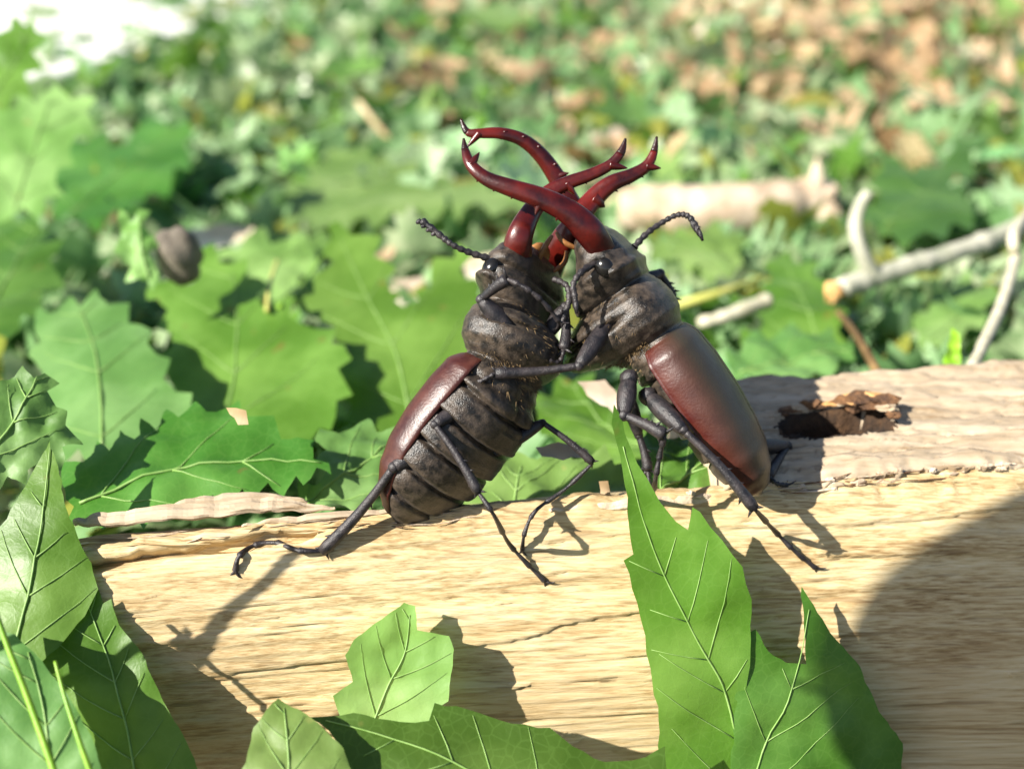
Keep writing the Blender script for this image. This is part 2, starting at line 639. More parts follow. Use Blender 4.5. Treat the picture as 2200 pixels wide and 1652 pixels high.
    for i in range(na):
        Fc.append((i * nbp, base + 2 * i, base + 2 * i + 2, (i + 1) * nbp))
        Fc.append((i * nbp + nb, (i + 1) * nbp + nb, base + 2 * i + 3, base + 2 * i + 1))
        Fc.append((base + 2 * i, base + 2 * i + 1, base + 2 * i + 3, base + 2 * i + 2))
    for e in (0, na):
        ring = [e * nbp + j for j in range(nbp)] + [base + 2 * e + 1, base + 2 * e]
        Fc.append(tuple(ring if e == 0 else reversed(ring)))
    slab = child('weathered_slab', V, Fc, M_GREYWOOD, log)
    slab.data.materials.append(M_ROT)
    for pl in slab.data.polygons:
        if all(v < len(ROT) and ROT[v] < 1.5 for v in pl.vertices):
            pl.material_index = 1
    slab['label'] = 'weathered grey upper slab with a rotten hole'
    bs = BVHTree.FromPolygons([Vector(v) for v in V], [f for f in Fc if len(f) == 4])

    # rusty bark lip over the rotten hole
    pts = [(1672, 884), (1700, 872), (1745, 866), (1790, 868), (1830, 862), (1868, 858), (1905, 880), (1925, 905)]
    path = []
    for k, (x, y) in enumerate(pts):
        p = on_z(x, y, 58.6 + (1.0 if 3 < k < 7 else 0))
        path.append((p.x, p.y, p.z, [0.4, 0.9, 1.1, 0.8, 1.3, 1.6, 1.0, 0.3][k]))
    sm = catmull(path, 6)
    sm = [(q[0], q[1], q[2] + 0.4 * noise.noise(Vector((i * 0.5, 0, 0))), q[3] * (1 + 0.35 * noise.noise(Vector((i * 0.7, 5, 0))))) for i, q in enumerate(sm)]
    for k in range(0, len(sm) - 2, 3):
        q = Vector(sm[k][:3])
        r = sm[k][3] * random.uniform(0.8, 1.5)
        ang = random.uniform(-0.5, 0.5)
        ax = (LA * math.cos(ang) + LN * math.sin(ang)) * r * random.uniform(1.2, 2.4)
        g = blob_geo(q + Vector((0, 0, random.uniform(-0.8, 0.3))), (ax, LN * r * 1.1, Vector((0, 0, r * random.uniform(0.35, 0.8)))), 8, 5, 0.9, k * 1.7)
        child('bark_flake', *g, random.choice([M_BARK, M_BARK, M_GREYWOOD, M_TWIGEND]), log, False)
    # pale crumbs of torn wood on the ridge
    for k in range(34):
        x = random.uniform(1420, 2190)
        y = 1062 - (x - 1560) * 0.098 + random.uniform(-16, 10) if x > 1560 else 1068 + random.uniform(-10, 8)
        h = bs.ray_cast(CAM, ray(x, y).normalized())
        h2 = bv.ray_cast(CAM, ray(x, y).normalized())
        hp = min([q for q in (h, h2) if q[0] is not None], key=lambda q: q[3], default=None)
        if hp is None:
            continue
        r = random.uniform(0.25, 0.6)
        ax = LA * r * random.uniform(1.2, 3.2)
        g = blob_geo(hp[0], (ax, LN * r, Vector((0, 0, r * 0.8))), 7, 5, 0.6, k * 3.3)
        child('torn_fibre', *g, M_PALEWOOD if k % 4 else M_GREYWOOD, log, False)

    # split splinter lifted off the left end of the ridge
    def splinter(pxs, thick, mat, dep, name='splinter'):
        path = []
        for (x, y, r), d in zip(pxs, dep):
            p = px(x, y, d)
            path.append((p.x, p.y, p.z, r))
        s2 = catmull(path, 10)
        s2 = [(q[0], q[1], q[2] + 0.5 * noise.noise(Vector((i * 0.3, thick, 0))), max(0.1, q[3] * (1 + 0.2 * noise.noise(Vector((i * 0.2, 9, thick)))))) for i, q in enumerate(s2)]
        s2 = [(q[0], q[1], q[2], q[3] * 0.8) for q in s2]
        g = tube_geo(s2, 15, thick, Vector((0, -0.5, 1)).normalized())
        fr = [random.uniform(0.72, 1.18) for _ in range(15)]
        VV = []
        for i, q in enumerate(s2):
            for k in range(15):
                c = Vector(q[:3])
                VV.append(c + (g[0][i * 15 + k] - c) * (fr[k] + 0.22 * noise.noise(Vector((i * 0.25, k * 3.1, thick)))))
        return child(name, VV, g[1], mat, log, False)

    splinter([(160, 1122, 0.8), (230, 1116, 1.5), (340, 1106, 1.6), (450, 1096, 1.7), (560, 1086, 1.6), (640, 1088, 1.1), (720, 1092, 0.3)], 0.7, M_GREYWOOD,
             [170, 170.5, 171, 172, 173, 173.5, 174])
    splinter([(330, 1100, 0.4), (420, 1082, 1.3), (520, 1076, 1.5), (600, 1072, 1.0), (660, 1080, 0.3)], 0.6, M_GREYWOOD, [174, 175, 176, 176, 176])
    splinter([(520, 1130, 0.3), (600, 1118, 0.7), (700, 1112, 0.9), (800, 1100, 0.7), (860, 1096, 0.2)], 0.6, M_GREYWOOD, [170, 170, 170, 171, 171])
    splinter([(1180, 1096, 0.3), (1270, 1088, 0.8), (1380, 1080, 1.1), (1480, 1072, 1.1), (1560, 1066, 0.5)], 0.7, M_PALEWOOD, [174, 175, 176, 177, 178])
    # torn slivers standing along the split ridge
    for k in range(70):
        x = random.uniform(180, 1000) if k < 42 else random.uniform(1650, 2190)
        y = (1168 - (x - 180) * 0.075 if k < 42 else 1062 - (x - 1560) * 0.098) + random.uniform(-22, 14)
        h = bv.ray_cast(CAM, ray(x, y).normalized())
        h2 = bs.ray_cast(CAM, ray(x, y).normalized())
        hp = min([q for q in (h, h2) if q[0] is not None], key=lambda q: q[3], default=None)
        if hp is None:
            continue
        ln = random.uniform(3, 11)
        e = hp[0] + LA * ln * random.choice([1, -1]) + LN * random.uniform(-0.2, 1.0) + Vector((0, 0, random.uniform(-0.6, 1.1)))
        r = random.uniform(0.10, 0.30)
        m = hp[0].lerp(e, 0.5) + LN * 0.15
        child('sliver', *tube_geo([(*(hp[0] - LN * 0.3), r), (*m, r * 0.9), (*e, 0.03)], 5, 0.6, Vector((0, 0, 1))), random.choice([M_GREYWOOD, M_WOOD, M_PALEWOOD, M_BARK]), log, False)
    return log, bv, bs


LOG, BV_LOG, BV_SLAB = build_log()


def on_log(x, y, lift=0.0):
    r = ray(x, y).normalized()
    best = None
    for b in (BV_LOG, BV_SLAB):
        h = b.ray_cast(CAM, r)
        if h[0] is not None and (best is None or h[3] < best[3]):
            best = h
    if best is None:
        return px(x, y, 174)
    return best[0] - r * lift


# ------------------------------------------------------------------ beetles
STN = [  # x, half width, dorsal height, ventral height (mm)
    (0.0, 0.6, 0.5, 0.5), (1.2, 3.6, 2.0, 2.0), (3.5, 6.0, 3.4, 3.3), (7, 7.7, 4.4, 4.3), (11, 8.6, 4.9, 5.0), (16, 8.9, 5.2, 5.4),
    (21, 8.8, 5.2, 5.8), (25, 8.3, 4.9, 5.9), (27, 7.2, 4.4, 5.2), (28.0, 6.4, 4.0, 4.6), (28.9, 7.6, 4.4, 5.0), (30.5, 8.8, 5.2, 5.4),
    (32.5, 9.1, 5.3, 5.4), (34.6, 8.6, 4.9, 5.0), (36.0, 7.4, 4.3, 4.3), (36.7, 6.5, 3.9, 3.9), (37.4, 7.5, 4.1, 4.0), (39, 8.7, 4.3, 4.0),
    (41, 9.3, 4.2, 3.9), (43, 9.0, 3.9, 3.5), (45, 7.9, 3.2, 2.9), (46.4, 6.4, 2.4, 2.2), (47.2, 4.0, 1.3, 1.2)]


def stn(x):
    if x <= STN[0][0]: return STN[0][1:]
    for a, b in zip(STN, STN[1:]):
        if x <= b[0]:
            t = (x - a[0]) / (b[0] - a[0])
            t = t * t * (3 - 2 * t) * 0.5 + t * 0.5
            return tuple(p + (q - p) * t for p, q in zip(a[1:], b[1:]))
    return STN[-1][1:]


def beetle(label, tail, a_vec, d_vec, scale, wing_mat, body_bend=0.0, chest=(0.0, 30, 4.6), wide=1.0, neck=0.0):
    a = a_vec.normalized()
    d = (d_vec - a * d_vec.dot(a)).normalized()
    s = d.cross(a)                                   # the beetle's left
    root = empty('stag_beetle', tail)
    prop(root, label, 'beetle', 'fighting stag beetles')

    # centre line: straight hind body, the front part turned towards the back by `neck` radians
    line = [(0.0, 0.0, 0.0)]
    for i in range(1, 601):
        x = i * 0.1
        t = min(1.0, max(0.0, (x - 22.0) / 10.0))
        ph = neck * t * t * (3 - 2 * t)
        line.append((line[-1][0] + 0.1 * math.cos(ph), line[-1][1] + 0.1 * math.sin(ph), ph))

    def L(x, y, z):
        y *= wide
        cz = body_bend * max(0.0, (16 - x) / 16) ** 2   # slight downward curl of the hind body
        z -= cz
        k = min(599.0, max(0.0, x * 10.0))
        i = int(k); f = k - i
        u, v, ph = (p + (q - p) * f for p, q in zip(line[i], line[i + 1]))
        return tail + (a * (u - z * math.sin(ph)) + s * y + d * (v + z * math.cos(ph))) * scale

    # body: one skin from tail tip to jaw bases
    V, Fc = [], []
    NX, NA = 190, 56
    grooves = [(4.2, 0.75), (8.6, 0.8), (13.2, 0.85), (18.0, 0.9), (23.0, 0.7)]
    for i in range(NX + 1):
        x = 47.2 * i / NX
        wv, hd, hv = stn(x)
        hv *= 1 + chest[0] * math.exp(-((x - chest[1]) / chest[2]) ** 4) + 0.5 * math.exp(-((x - 32.0) / 3.8) ** 4) * (1 - 0.25 * math.exp(-((x - 27.8) / 0.7) ** 2))
        for k in range(NA):
            an = 2 * math.pi * k / NA
            c, sn = math.cos(an), math.sin(an)
            ex = 0.80 if x > 37 else 0.9
            y = wv * math.copysign(abs(c) ** ex, c)
            h = hd if sn > 0 else hv
            z = h * math.copysign(abs(sn) ** ex, sn)
            if x < 27.5 and sn > 0:
                y *= 0.93; z *= 0.86                 # hidden beneath the wing cases
            m = 1.0
            if sn < 0.1:
                for gx, ga in grooves:
                    gg = gx + 0.8 * (abs(c) ** 2) - 0.4
                    m -= 0.24 * ga * math.exp(-((x - gg) / 0.30) ** 2)
                    # overlapping rear rim of each plate
                    if gg < x < gg + 3.6:
                        m += 0.055 * (1 - (x - gg) / 3.6)
                if 21 < x < 36 and sn < -0.2:        # keel and pits between the leg bases
                    m -= 0.12 * math.exp(-(c / 0.10) ** 2) if x < 27 else -0.06 * math.exp(-(c / 0.16) ** 2)
                    m -= 0.10 * math.exp(-(((x - 25.2) / 0.6) ** 2))
                    m -= 0.12 * math.exp(-(((x - 33.2) / 0.5) ** 2)) * (0.5 + abs(c))
            if x > 37:                               # raised ridges on the head
                if sn > 0:
                    m += 0.10 * math.exp(-((x - 39.3) / 0.7) ** 2) * (0.4 + abs(c))
                    m += 0.07 * math.exp(-((abs(c) - 0.55) / 0.12) ** 2)
                    m -= 0.08 * math.exp(-((x - 43) / 1.3) ** 2) * (1 - abs(c))
                else:
                    m -= 0.14 * math.exp(-((x - 41.5) / 0.45) ** 2)
                    m += 0.05 * math.exp(-((abs(c) - 0.45) / 0.12) ** 2)
            p = Vector((x, y * m, z * m))
            r = 0.05 * noise.noise(p * 0.9) + 0.04 * noise.noise(p * 3.6)
            p = Vector((x, p.y * (1 + r * 0.22), p.z * (1 + r * 0.35)))
            V.append(L(*p))
    for i in range(NX):
        for k in range(NA):
            k2 = (k + 1) % NA
            Fc.append((i * NA + k, i * NA + k2, (i + 1) * NA + k2, (i + 1) * NA + k))
    Fc.append(tuple(reversed(range(NA))))
    Fc.append(tuple(NX * NA + k for k in range(NA)))
    child('body', V, Fc, M_BODY, root)

    # short golden hairs on the underside of the chest and along the joints
    V, Fc = [], []
    hr = random.Random(int(tail.x * 10))
    for _ in range(1100):
        x = hr.choice([hr.uniform(24, 36), hr.uniform(27.2, 28.6), hr.uniform(27.2, 28.6), hr.uniform(35.8, 37)])
        an = math.radians(hr.uniform(185, 355))
        wv, hd, hv = stn(x)
        hv *= 1 + chest[0] * math.exp(-((x - chest[1]) / chest[2]) ** 4) + 0.5 * math.exp(-((x - 32.0) / 3.8) ** 4)
        b = Vector((x, wv * math.cos(an) * 0.97, hv * math.sin(an) * 0.97))
        n = Vector((-0.5 + hr.gauss(0, .25), math.cos(an) / wv + hr.gauss(0, .04), math.sin(an) / hv + hr.gauss(0, .04)))
        n = Vector((n.x, n.y * 8, n.z * 8)).normalized() * hr.uniform(0.6, 1.5)
        t = Vector((1, 0, 0)).cross(n).normalized() * 0.05
        o = len(V)
        V += [L(*(b + t)), L(*(b - t)), L(*(b + Vector((0.08, 0, 0)))), L(*(b + n))]
        Fc += [(o, o + 1, o + 3), (o + 1, o + 2, o + 3), (o + 2, o, o + 3)]
    hair = child('hair', V, Fc, M_HAIR, root, False)
    hair['kind'] = 'stuff'

    # two wing cases meeting at the back seam
    for sd in (1, -1):
        V, Fc = [], []
        NX2, NA2 = 60, 22
        for lay in (0, 1):
            for i in range(NX2 + 1):
                t = i / NX2
                x = 0.8 + 26.9 * t
                wv, hd, hv = stn(x)
                if t > 0.93:
                    f = 1 - 0.10 * ((t - 0.93) / 0.07) ** 2
                    wv *= f; hd *= f
                for k in range(NA2 + 1):
                    an = math.radians(-24 + (89.0 + 24) * k / NA2)
                    c, sn = math.cos(an), math.sin(an)
                    g = (1.075 if lay == 0 else 1.01) + 0.03 * math.exp(-((k / NA2) / 0.10) ** 2)
                    hh = hd if sn > 0 else hv * 0.9
                    y = wv * abs(c) ** 0.9 * g
                    z = hh * math.copysign(abs(sn) ** 0.9, sn) * g + 0.25
                    z -= 0.12 * math.exp(-((k / NA2 - 1) / 0.04) ** 2)
                    V.append(L(x, sd * y, z))
        W = NA2 + 1
        off = (NX2 + 1) * W
        for lay in (0, 1):
            for i in range(NX2):
                for k in range(NA2):
                    q = (lay * off + i * W + k, lay * off + (i + 1) * W + k, lay * off + (i + 1) * W + k + 1, lay * off + i * W + k + 1)
                    Fc.append(q if (lay == 0) == (sd > 0) else tuple(reversed(q)))
        for i in range(NX2):
            for k in (0, NA2):
                Fc.append((i * W + k, (i + 1) * W + k, off + (i + 1) * W + k, off + i * W + k))
        for k in range(NA2):
            for i in (0, NX2):
                Fc.append((i * W + k, i * W + k + 1, off + i * W + k + 1, off + i * W + k))
        wc = child('wing_case', V, Fc, wing_mat, root)
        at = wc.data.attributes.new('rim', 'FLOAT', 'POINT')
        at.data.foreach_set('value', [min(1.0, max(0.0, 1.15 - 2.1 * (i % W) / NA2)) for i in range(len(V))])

    # eyes and mouth palps
    for sd in (1, -1):
        g = blob_geo(L(40.6, sd * 8.9, 0.4), (a * 1.5 * scale, s * 0.9 * scale, d * 1.3 * scale), 14, 10)
        child('eye', *g, M_EYE, root)
        p0, p1, p2 = L(45.2, sd * 2.0, -2.2), L(47.4, sd * 2.9, -3.4), L(49.3, sd * 2.4, -3.6)
        g = tube_geo(catmull([(*p0, .35), (*p1, .45), (*p2, .3)], 6), 8)
        child('palp', *g, M_PALP, root)
    g = blob_geo(L(47.2, 0, -0.6), (a * 1.9 * scale, s * 2.6 * scale, d * 0.9 * scale), 14, 8)
    child('mouth_plate', *g, M_PALP, root)
    return root, L


def limb(root, pts, rr, name='leg', spines=True, mat=None):
    """pts: hip, knee, ankle, then tarsus points ... (mm); rr: radii (femur, tibia, tarsus)"""
    gs = []
    hip, knee, ank = pts[0], pts[1], pts[2]
    rf, rt_, ra = (q * 0.86 for q in rr)
    f = []
    for i in range(11):
        t = i / 10
        p = hip.lerp(knee, t)
        f.append((*p, rf * (0.55 + 0.55 * math.sin(math.pi * min(1, t * 0.9 + 0.08)) ** 0.8)))
    gs.append(tube_geo(f, 12))
    gs.append(blob_geo(hip, (Vector((rf * 1.05, 0, 0)), Vector((0, rf * 1.05, 0)), Vector((0, 0, rf * 1.05))), 12, 8, 0.2))
    gs.append(blob_geo(knee, (Vector((rt_, 0, 0)), Vector((0, rt_, 0)), Vector((0, 0, rt_))), 10, 8))
    axis = (ank - knee)
    bend = axis.cross(Vector((0, 1, 0.3))).normalized() * axis.length * 0.03
    tb = []
    for i in range(15):
        t = i / 14
        p = knee.lerp(ank, t) + bend * math.sin(math.pi * t)
        tb.append((*p, rt_ * (0.72 + 0.5 * t ** 1.6 if t < 0.97 else 0.95)))
    gs.append(tube_geo(tb, 10))
    if spines:
        side = axis.cross(Vector((0.2, 1, 0))).normalized()
        for t, sg in ((0.35, 1), (0.52, 1), (0.68, 1), (0.82, -1), (0.97, 1), (0.97, -1)):
            b = knee.lerp(ank, t)
            e = b + side * sg * rt_ * random.uniform(1.3, 2.1) + axis.normalized() * rt_ * random.uniform(0.9, 1.6)
            gs.append(tube_geo([(*b, rt_ * 0.42), (*b.lerp(e, .6), rt_ * 0.26), (*e, 0.03)], 6))
    if len(pts) > 3:
        ts = catmull([tuple(p) for p in pts[2:]], 12)
        n = len(ts)
        tt = []
        for i, p in enumerate(ts):
            ph = (i / (n - 1)) * 5
            fr = ph - math.floor(ph)
            tt.append((*p, ra * (0.62 + 0.5 * fr ** 1.5 if ph < 4.99 else 0.8)))
        gs.append(tube_geo(tt, 8))
        e = Vector(ts[-1]); dr = (e - Vector(ts[-4])).normalized()
        side = dr.cross(Vector((0.1, 1, 0.2))).normalized()
        for sg in (1, -1):
            c1 = e + dr * 0.8 + side * sg * 0.6
            c2 = e + dr * 1.3 + side * sg * 1.3 - dr * 0.2
            gs.append(tube_geo(catmull([(*e, ra * 0.5), (*c1, ra * 0.4), (*c2, 0.04)], 4), 6))
    V, Fc = merge(*gs)
    return child(name, V, Fc, mat or M_LEG, root)


def jaw(root, pts, teeth):
    """pts: (x,y,depth,radius) photo pixels; teeth: (index, x, y, depth, radius)"""
    path = []
    for x, y, dpt, r in pts:
        p = px(x, y, dpt)
        path.append((*p, r * 0.88))
    sm = catmull(path, 9)
    flat_dir = FWD
    cut = int(len(sm) * 0.88)
    # flattened blade with an inner ridge of small denticles
    gs = [tube_geo(sm[:cut + 1], 12, 0.62, flat_dir)]
    for i, x, y, dpt, r in teeth:
        b = Vector(path[i][:3])
        e = px(x, y, dpt)
        gs.append(tube_geo(catmull([(*b, r), (*b.lerp(e, 0.55), r * 0.62), (*e, 0.08)], 5), 9))
    side = px(teeth[0][1], teeth[0][2], teeth[0][3]) - Vector(path[teeth[0][0]][:3])
    side.normalize()
    for k in range(5):
        i = int(len(sm) * (0.30 + 0.09 * k))
        b = Vector(sm[i][:3]) + side * sm[i][3] * 0.55
        gs.append(tube_geo([(*b, sm[i][3] * 0.38), (*(b + side * sm[i][3] * random.uniform(0.5, 0.8)), 0.06)], 6))
    V, Fc = merge(*gs)
    o = child('mandible', V, Fc, M_JAW, root)
    tip = [(q[0], q[1], q[2], q[3] * 1.02) for q in sm[cut:]]
    child('tip', *tube_geo(tip, 12, 0.62, flat_dir), M_JAWTIP, o)
    return o


def antenna(root, pts, club):
    path = []
    for x, y, dpt, r in pts:
        path.append((*px(x, y, dpt), r))
    sm = catmull(path, 8)
    sm = [(q[0], q[1], q[2], q[3] * (1 + 0.25 * math.sin(i * 2.1))) for i, q in enumerate(sm)]
    gs = [tube_geo(sm, 8)]
    e = Vector(path[-1][:3])
    e0 = Vector(path[-2][:3])
    dr = (e - e0)
    for k in range(club):                          # comb lamellae
        b = e0 + dr * (0.25 + 0.75 * k / max(1, club - 1))
        q = b + dr.normalized() * 1.1 + Vector((0.1, -0.6, -1.1)) * 0.9
        gs.append(tube_geo([(*b, 0.35), (*b.lerp(q, .5), 0.42), (*q, 0.2)], 7))
    V, Fc = merge(*gs)
    return child('antenna', V, Fc, M_LEG, root)


# --- beetle rearing with its underside showing
aL = RT * 0.60 + UP * 0.80 - FWD * 0.03
vL = -FWD * math.cos(math.radians(54)) + (RT * 0.80 - UP * 0.60) * math.sin(math.radians(54))
tailL = px(842, 1112, 172.5)
BL, LL = beetle('dark stag beetle with chestnut wing cases rearing up, dark ringed underside showing', tailL, aL, -vL, 1.03, M_WING, 1.5, (0.45, 16, 11), 1.08, math.radians(24))
jaw(BL, [(1128, 602, 177, 2.0), (1116, 560, 171, 2.5), (1112, 530, 168.5, 2.5), (1122, 492, 168, 2.2), (1145, 450, 169.5, 1.75), (1178, 416, 170, 1.5), (1218, 394, 170, 1.25), (1268, 376, 170, 1.1), (1310, 355, 170, 0.95), (1334, 328, 170, 0.75), (1344, 298, 170, 0.2)],
    [(6, 1236, 420, 170, 0.8), (8, 1348, 362, 170, 0.8)])
jaw(BL, [(1172, 625, 186, 2.0), (1200, 535, 179, 2.4), (1235, 480, 177, 2.1), (1275, 428, 178, 1.9), (1312, 396, 178, 1.6), (1355, 378, 178, 1.3), (1388, 358, 178, 1.05), (1404, 330, 178, 0.75), (1411, 294, 178, 0.2)],
    [(3, 1300, 445, 178, 1.5), (6, 1420, 362, 178, 0.8)])
antenna(BL, [(1060, 558, 168, 0.55), (1015, 545, 167, 0.5), (975, 528, 166, 0.45), (948, 508, 166, 0.5), (905, 474, 166, 0.6)], 4)
antenna(BL, [(1190, 600, 172, 0.5), (1218, 615, 170, 0.45), (1222, 650, 169, 0.5), (1212, 672, 169, 0.5)], 3)
# legs: near hind, near middle, far middle, near fore, far fore, far hind
limb(BL, [px(935, 950, 166.5), px(846, 1004, 164), on_log(692, 1184, 0.5), on_log(640, 1182, 0.9), on_log(592, 1166, 1.6), on_log(545, 1172, 1.6), on_log(513, 1196, 0.9), on_log(506, 1226, 0.2)], (1.55, 1.05, 0.62))
limb(BL, [px(1010, 862, 166), px(934, 912, 161.5), px(1028, 1058, 160.5), px(1062, 1108, 160.5), on_log(1092, 1165, 3.0), on_log(1130, 1208, 1.2), on_log(1170, 1248, 0.2)], (1.3, 0.82, 0.52))
limb(BL, [px(1050, 978, 170), px(1166, 908, 172), px(1274, 994, 172), px(1215, 1050, 172), px(1152, 1096, 171), on_log(1128, 1142, 2.2), on_log(1122, 1182, 0.2)], (1.25, 0.70, 0.46))
limb(BL, [px(1105, 720, 166), px(1034, 644, 164), px(1090, 600, 161), px(1130, 620, 161), px(1168, 650, 162), px(1200, 690, 164)], (1.6, 1.0, 0.55))
limb(BL, [px(1175, 720, 172), px(1214, 660, 172), px(1212, 752, 169), px(1200, 778, 168), px(1170, 770, 167)], (1.4, 1.0, 0.5))
limb(BL, [px(955, 1010, 176), px(985, 1085, 181), px(1015, 1106, 182), px(1045, 1112, 182)], (1.2, 0.8, 0.45))

# --- beetle seen from its back and side
aR = -RT * 0.556 + UP * 0.831 + FWD * 0.02
dR = -FWD * math.cos(math.radians(74)) + (RT * 0.831 + UP * 0.556) * math.sin(math.radians(74))
tailR = px(1640, 1058, 173.5)
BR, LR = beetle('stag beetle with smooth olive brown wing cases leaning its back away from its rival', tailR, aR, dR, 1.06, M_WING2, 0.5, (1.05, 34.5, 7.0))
jaw(BR, [(1300, 545, 167, 2.2), (1268, 500, 164.5, 2.6), (1225, 458, 163.5, 2.2), (1165, 427, 163, 1.85), (1100, 405, 163, 1.55), (1045, 384, 163.5, 1.25), (1012, 355, 164, 1.0), (1000, 325, 165, 0.7), (996, 298, 165.5, 0.2)],
    [(3, 1150, 462, 163, 0.9), (6, 1030, 328, 164, 0.75)])
jaw(BR, [(1270, 545, 180, 2.0), (1245, 480, 180.5, 2.4), (1220, 430, 180.5, 2.1), (1195, 380, 180, 1.7), (1160, 332, 179, 1.45), (1120, 300, 178, 1.25), (1075, 287, 177.5, 1.1), (1030, 287, 177, 0.9), (1004, 284, 177, 0.7), (990, 256, 177, 0.2)],
    [(3, 1222, 372, 179, 0.8), (7, 1002, 318, 177, 0.7)])
antenna(BR, [(1362, 532, 178, 0.55), (1390, 502, 179, 0.5), (1425, 477, 180, 0.45), (1456, 462, 180, 0.45), (1480, 466, 180, 0.5), (1500, 492, 180, 0.45)], 3)
antenna(BR, [(1296, 560, 167, 0.55), (1255, 580, 164, 0.5), (1232, 610, 163, 0.45), (1236, 642, 163, 0.5)], 3)
limb(BR, [px(1310, 690, 169), px(1244, 786, 164), px(1064, 802, 163), px(1035, 818, 163), px(1000, 832, 164)], (1.5, 0.95, 0.5))
limb(BR, [px(1290, 640, 180), px(1418, 588, 185), px(1444, 640, 187), px(1440, 665, 187), px(1425, 690, 187)], (1.5, 1.0, 0.5))
limb(BR, [px(1352, 812, 167), px(1340, 892, 164), px(1428, 934, 162), px(1418, 975, 164), px(1408, 1030, 166), on_log(1400, 1076, 0.3)], (1.6, 1.1, 0.6))
limb(BR, [px(1392, 850, 168), px(1468, 924, 163), px(1622, 1094, 162), on_log(1664, 1140, 2.6), on_log(1710, 1186, 1.2), on_log(1752, 1220, 0.2)], (1.6, 0.98, 0.56))
limb(BR, [px(1570, 960, 179), px(1692, 958, 186), on_log(1650, 1022, 1.0), on_log(1668, 1038, 0.6), on_log(1690, 1042, 0.2)], (1.5, 1.0, 0.5))
limb(BR, [px(1350, 850, 177), px(1372, 935, 179), px(1392, 1010, 179), px(1396, 1050, 178), on_log(1404, 1080, 0.2)], (1.3, 0.9, 0.5))


# ------------------------------------------------------------------ leaves
def inside(pt, poly):
    x, y = pt
    c = False
    n = len(poly)
    j = n - 1
    for i in range(n):
        xi, yi = poly[i]; xj, yj = poly[j]
        if (yi > y) != (yj > y) and x < (xj - xi) * (y - yi) / (yj - yi) + xi:
            c = not c
        j = i
    return c


def dist_poly(pt, line):
    best = 1e9
    bt = 0
    p = Vector(pt)
    acc = 0
    for a, b in zip(line, line[1:]):
        a = Vector(a); b = Vector(b)
        ab = b - a
        L2 = max(ab.length_squared, 1e-9)
        t = max(0, min(1, (p - a).dot(ab) / L2))
        dd = (p - (a + ab * t)).length
        if dd < best:
            best = dd
            bt = acc + ab.length * t
        acc += ab.length
    return best, bt


def refine(poly, step, jit):
    out = []
    n = len(poly)
    for i in range(n):
        a = Vector(poly[i]); b = Vector(poly[(i + 1) % n])
        k = max(1, int((b - a).length / step))
        nr = Vector((-(b - a).y, (b - a).x))
        if nr.length > 0: nr.normalize()
        for j in range(k):
            p = a.lerp(b, j / k)
            if 0 < j:
                p = p + nr * jit * noise.noise(Vector((p.x * 0.6, p.y * 0.6, 0.3)))
            out.append((p.x, p.y))
    return out


def fill(poly, g):
    """triangulate a polygon with interior points about g apart"""
    xs = [p[0] for p in poly]; ys = [p[1] for p in poly]
    pts = [Vector(p) for p in poly]
    n = len(pts)
    x = min(xs) + g * 0.5
    row = 0
    while x < max(xs):
        y = min(ys) + (g * 0.5 if row % 2 else 0)
        while y < max(ys):
            q = (x + random.uniform(-.2, .2) * g, y + random.uniform(-.2, .2) * g)
            if inside(q, poly) and dist_poly(q, poly + [poly[0]])[0] > g * 0.45:
                pts.append(Vector(q))
            y += g
        x += g * 0.87
        row += 1
    r = delaunay_2d_cdt(pts, [(i, (i + 1) % n) for i in range(n)], [], 1, 1e-5)
    return [tuple(v) for v in r[0]], [tuple(f) for f in r[2]]


LEAF_COUNT = 0


def serrate(ol, amp, step, rd):
    """add pointed teeth to the long edges of a pixel outline"""
    ar = sum(a[0] * b[1] - b[0] * a[1] for a, b in zip(ol, ol[1:] + ol[:1]))
    sg = 1 if ar > 0 else -1
    out = []
    for a, b in zip(ol, ol[1:] + ol[:1]):
        a = Vector(a); b = Vector(b)
        e = b - a
        out.append(tuple(a))
        k = int(e.length / step)
        nr = Vector((e.y, -e.x)).normalized() * sg if e.length > 0 else Vector((0, 0))
        for i in range(k):
            t0 = (i + 0.30 + rd.uniform(-.1, .1)) / k
            t1 = (i + 0.62 + rd.uniform(-.1, .1)) / k
            q = a + e * t0 + nr * amp * rd.uniform(0.5, 1.2)
            out.append(tuple(q))
            q = a + e * t1 - nr * amp * rd.uniform(0.2, 0.6)
            out.append(tuple(q))
    return out



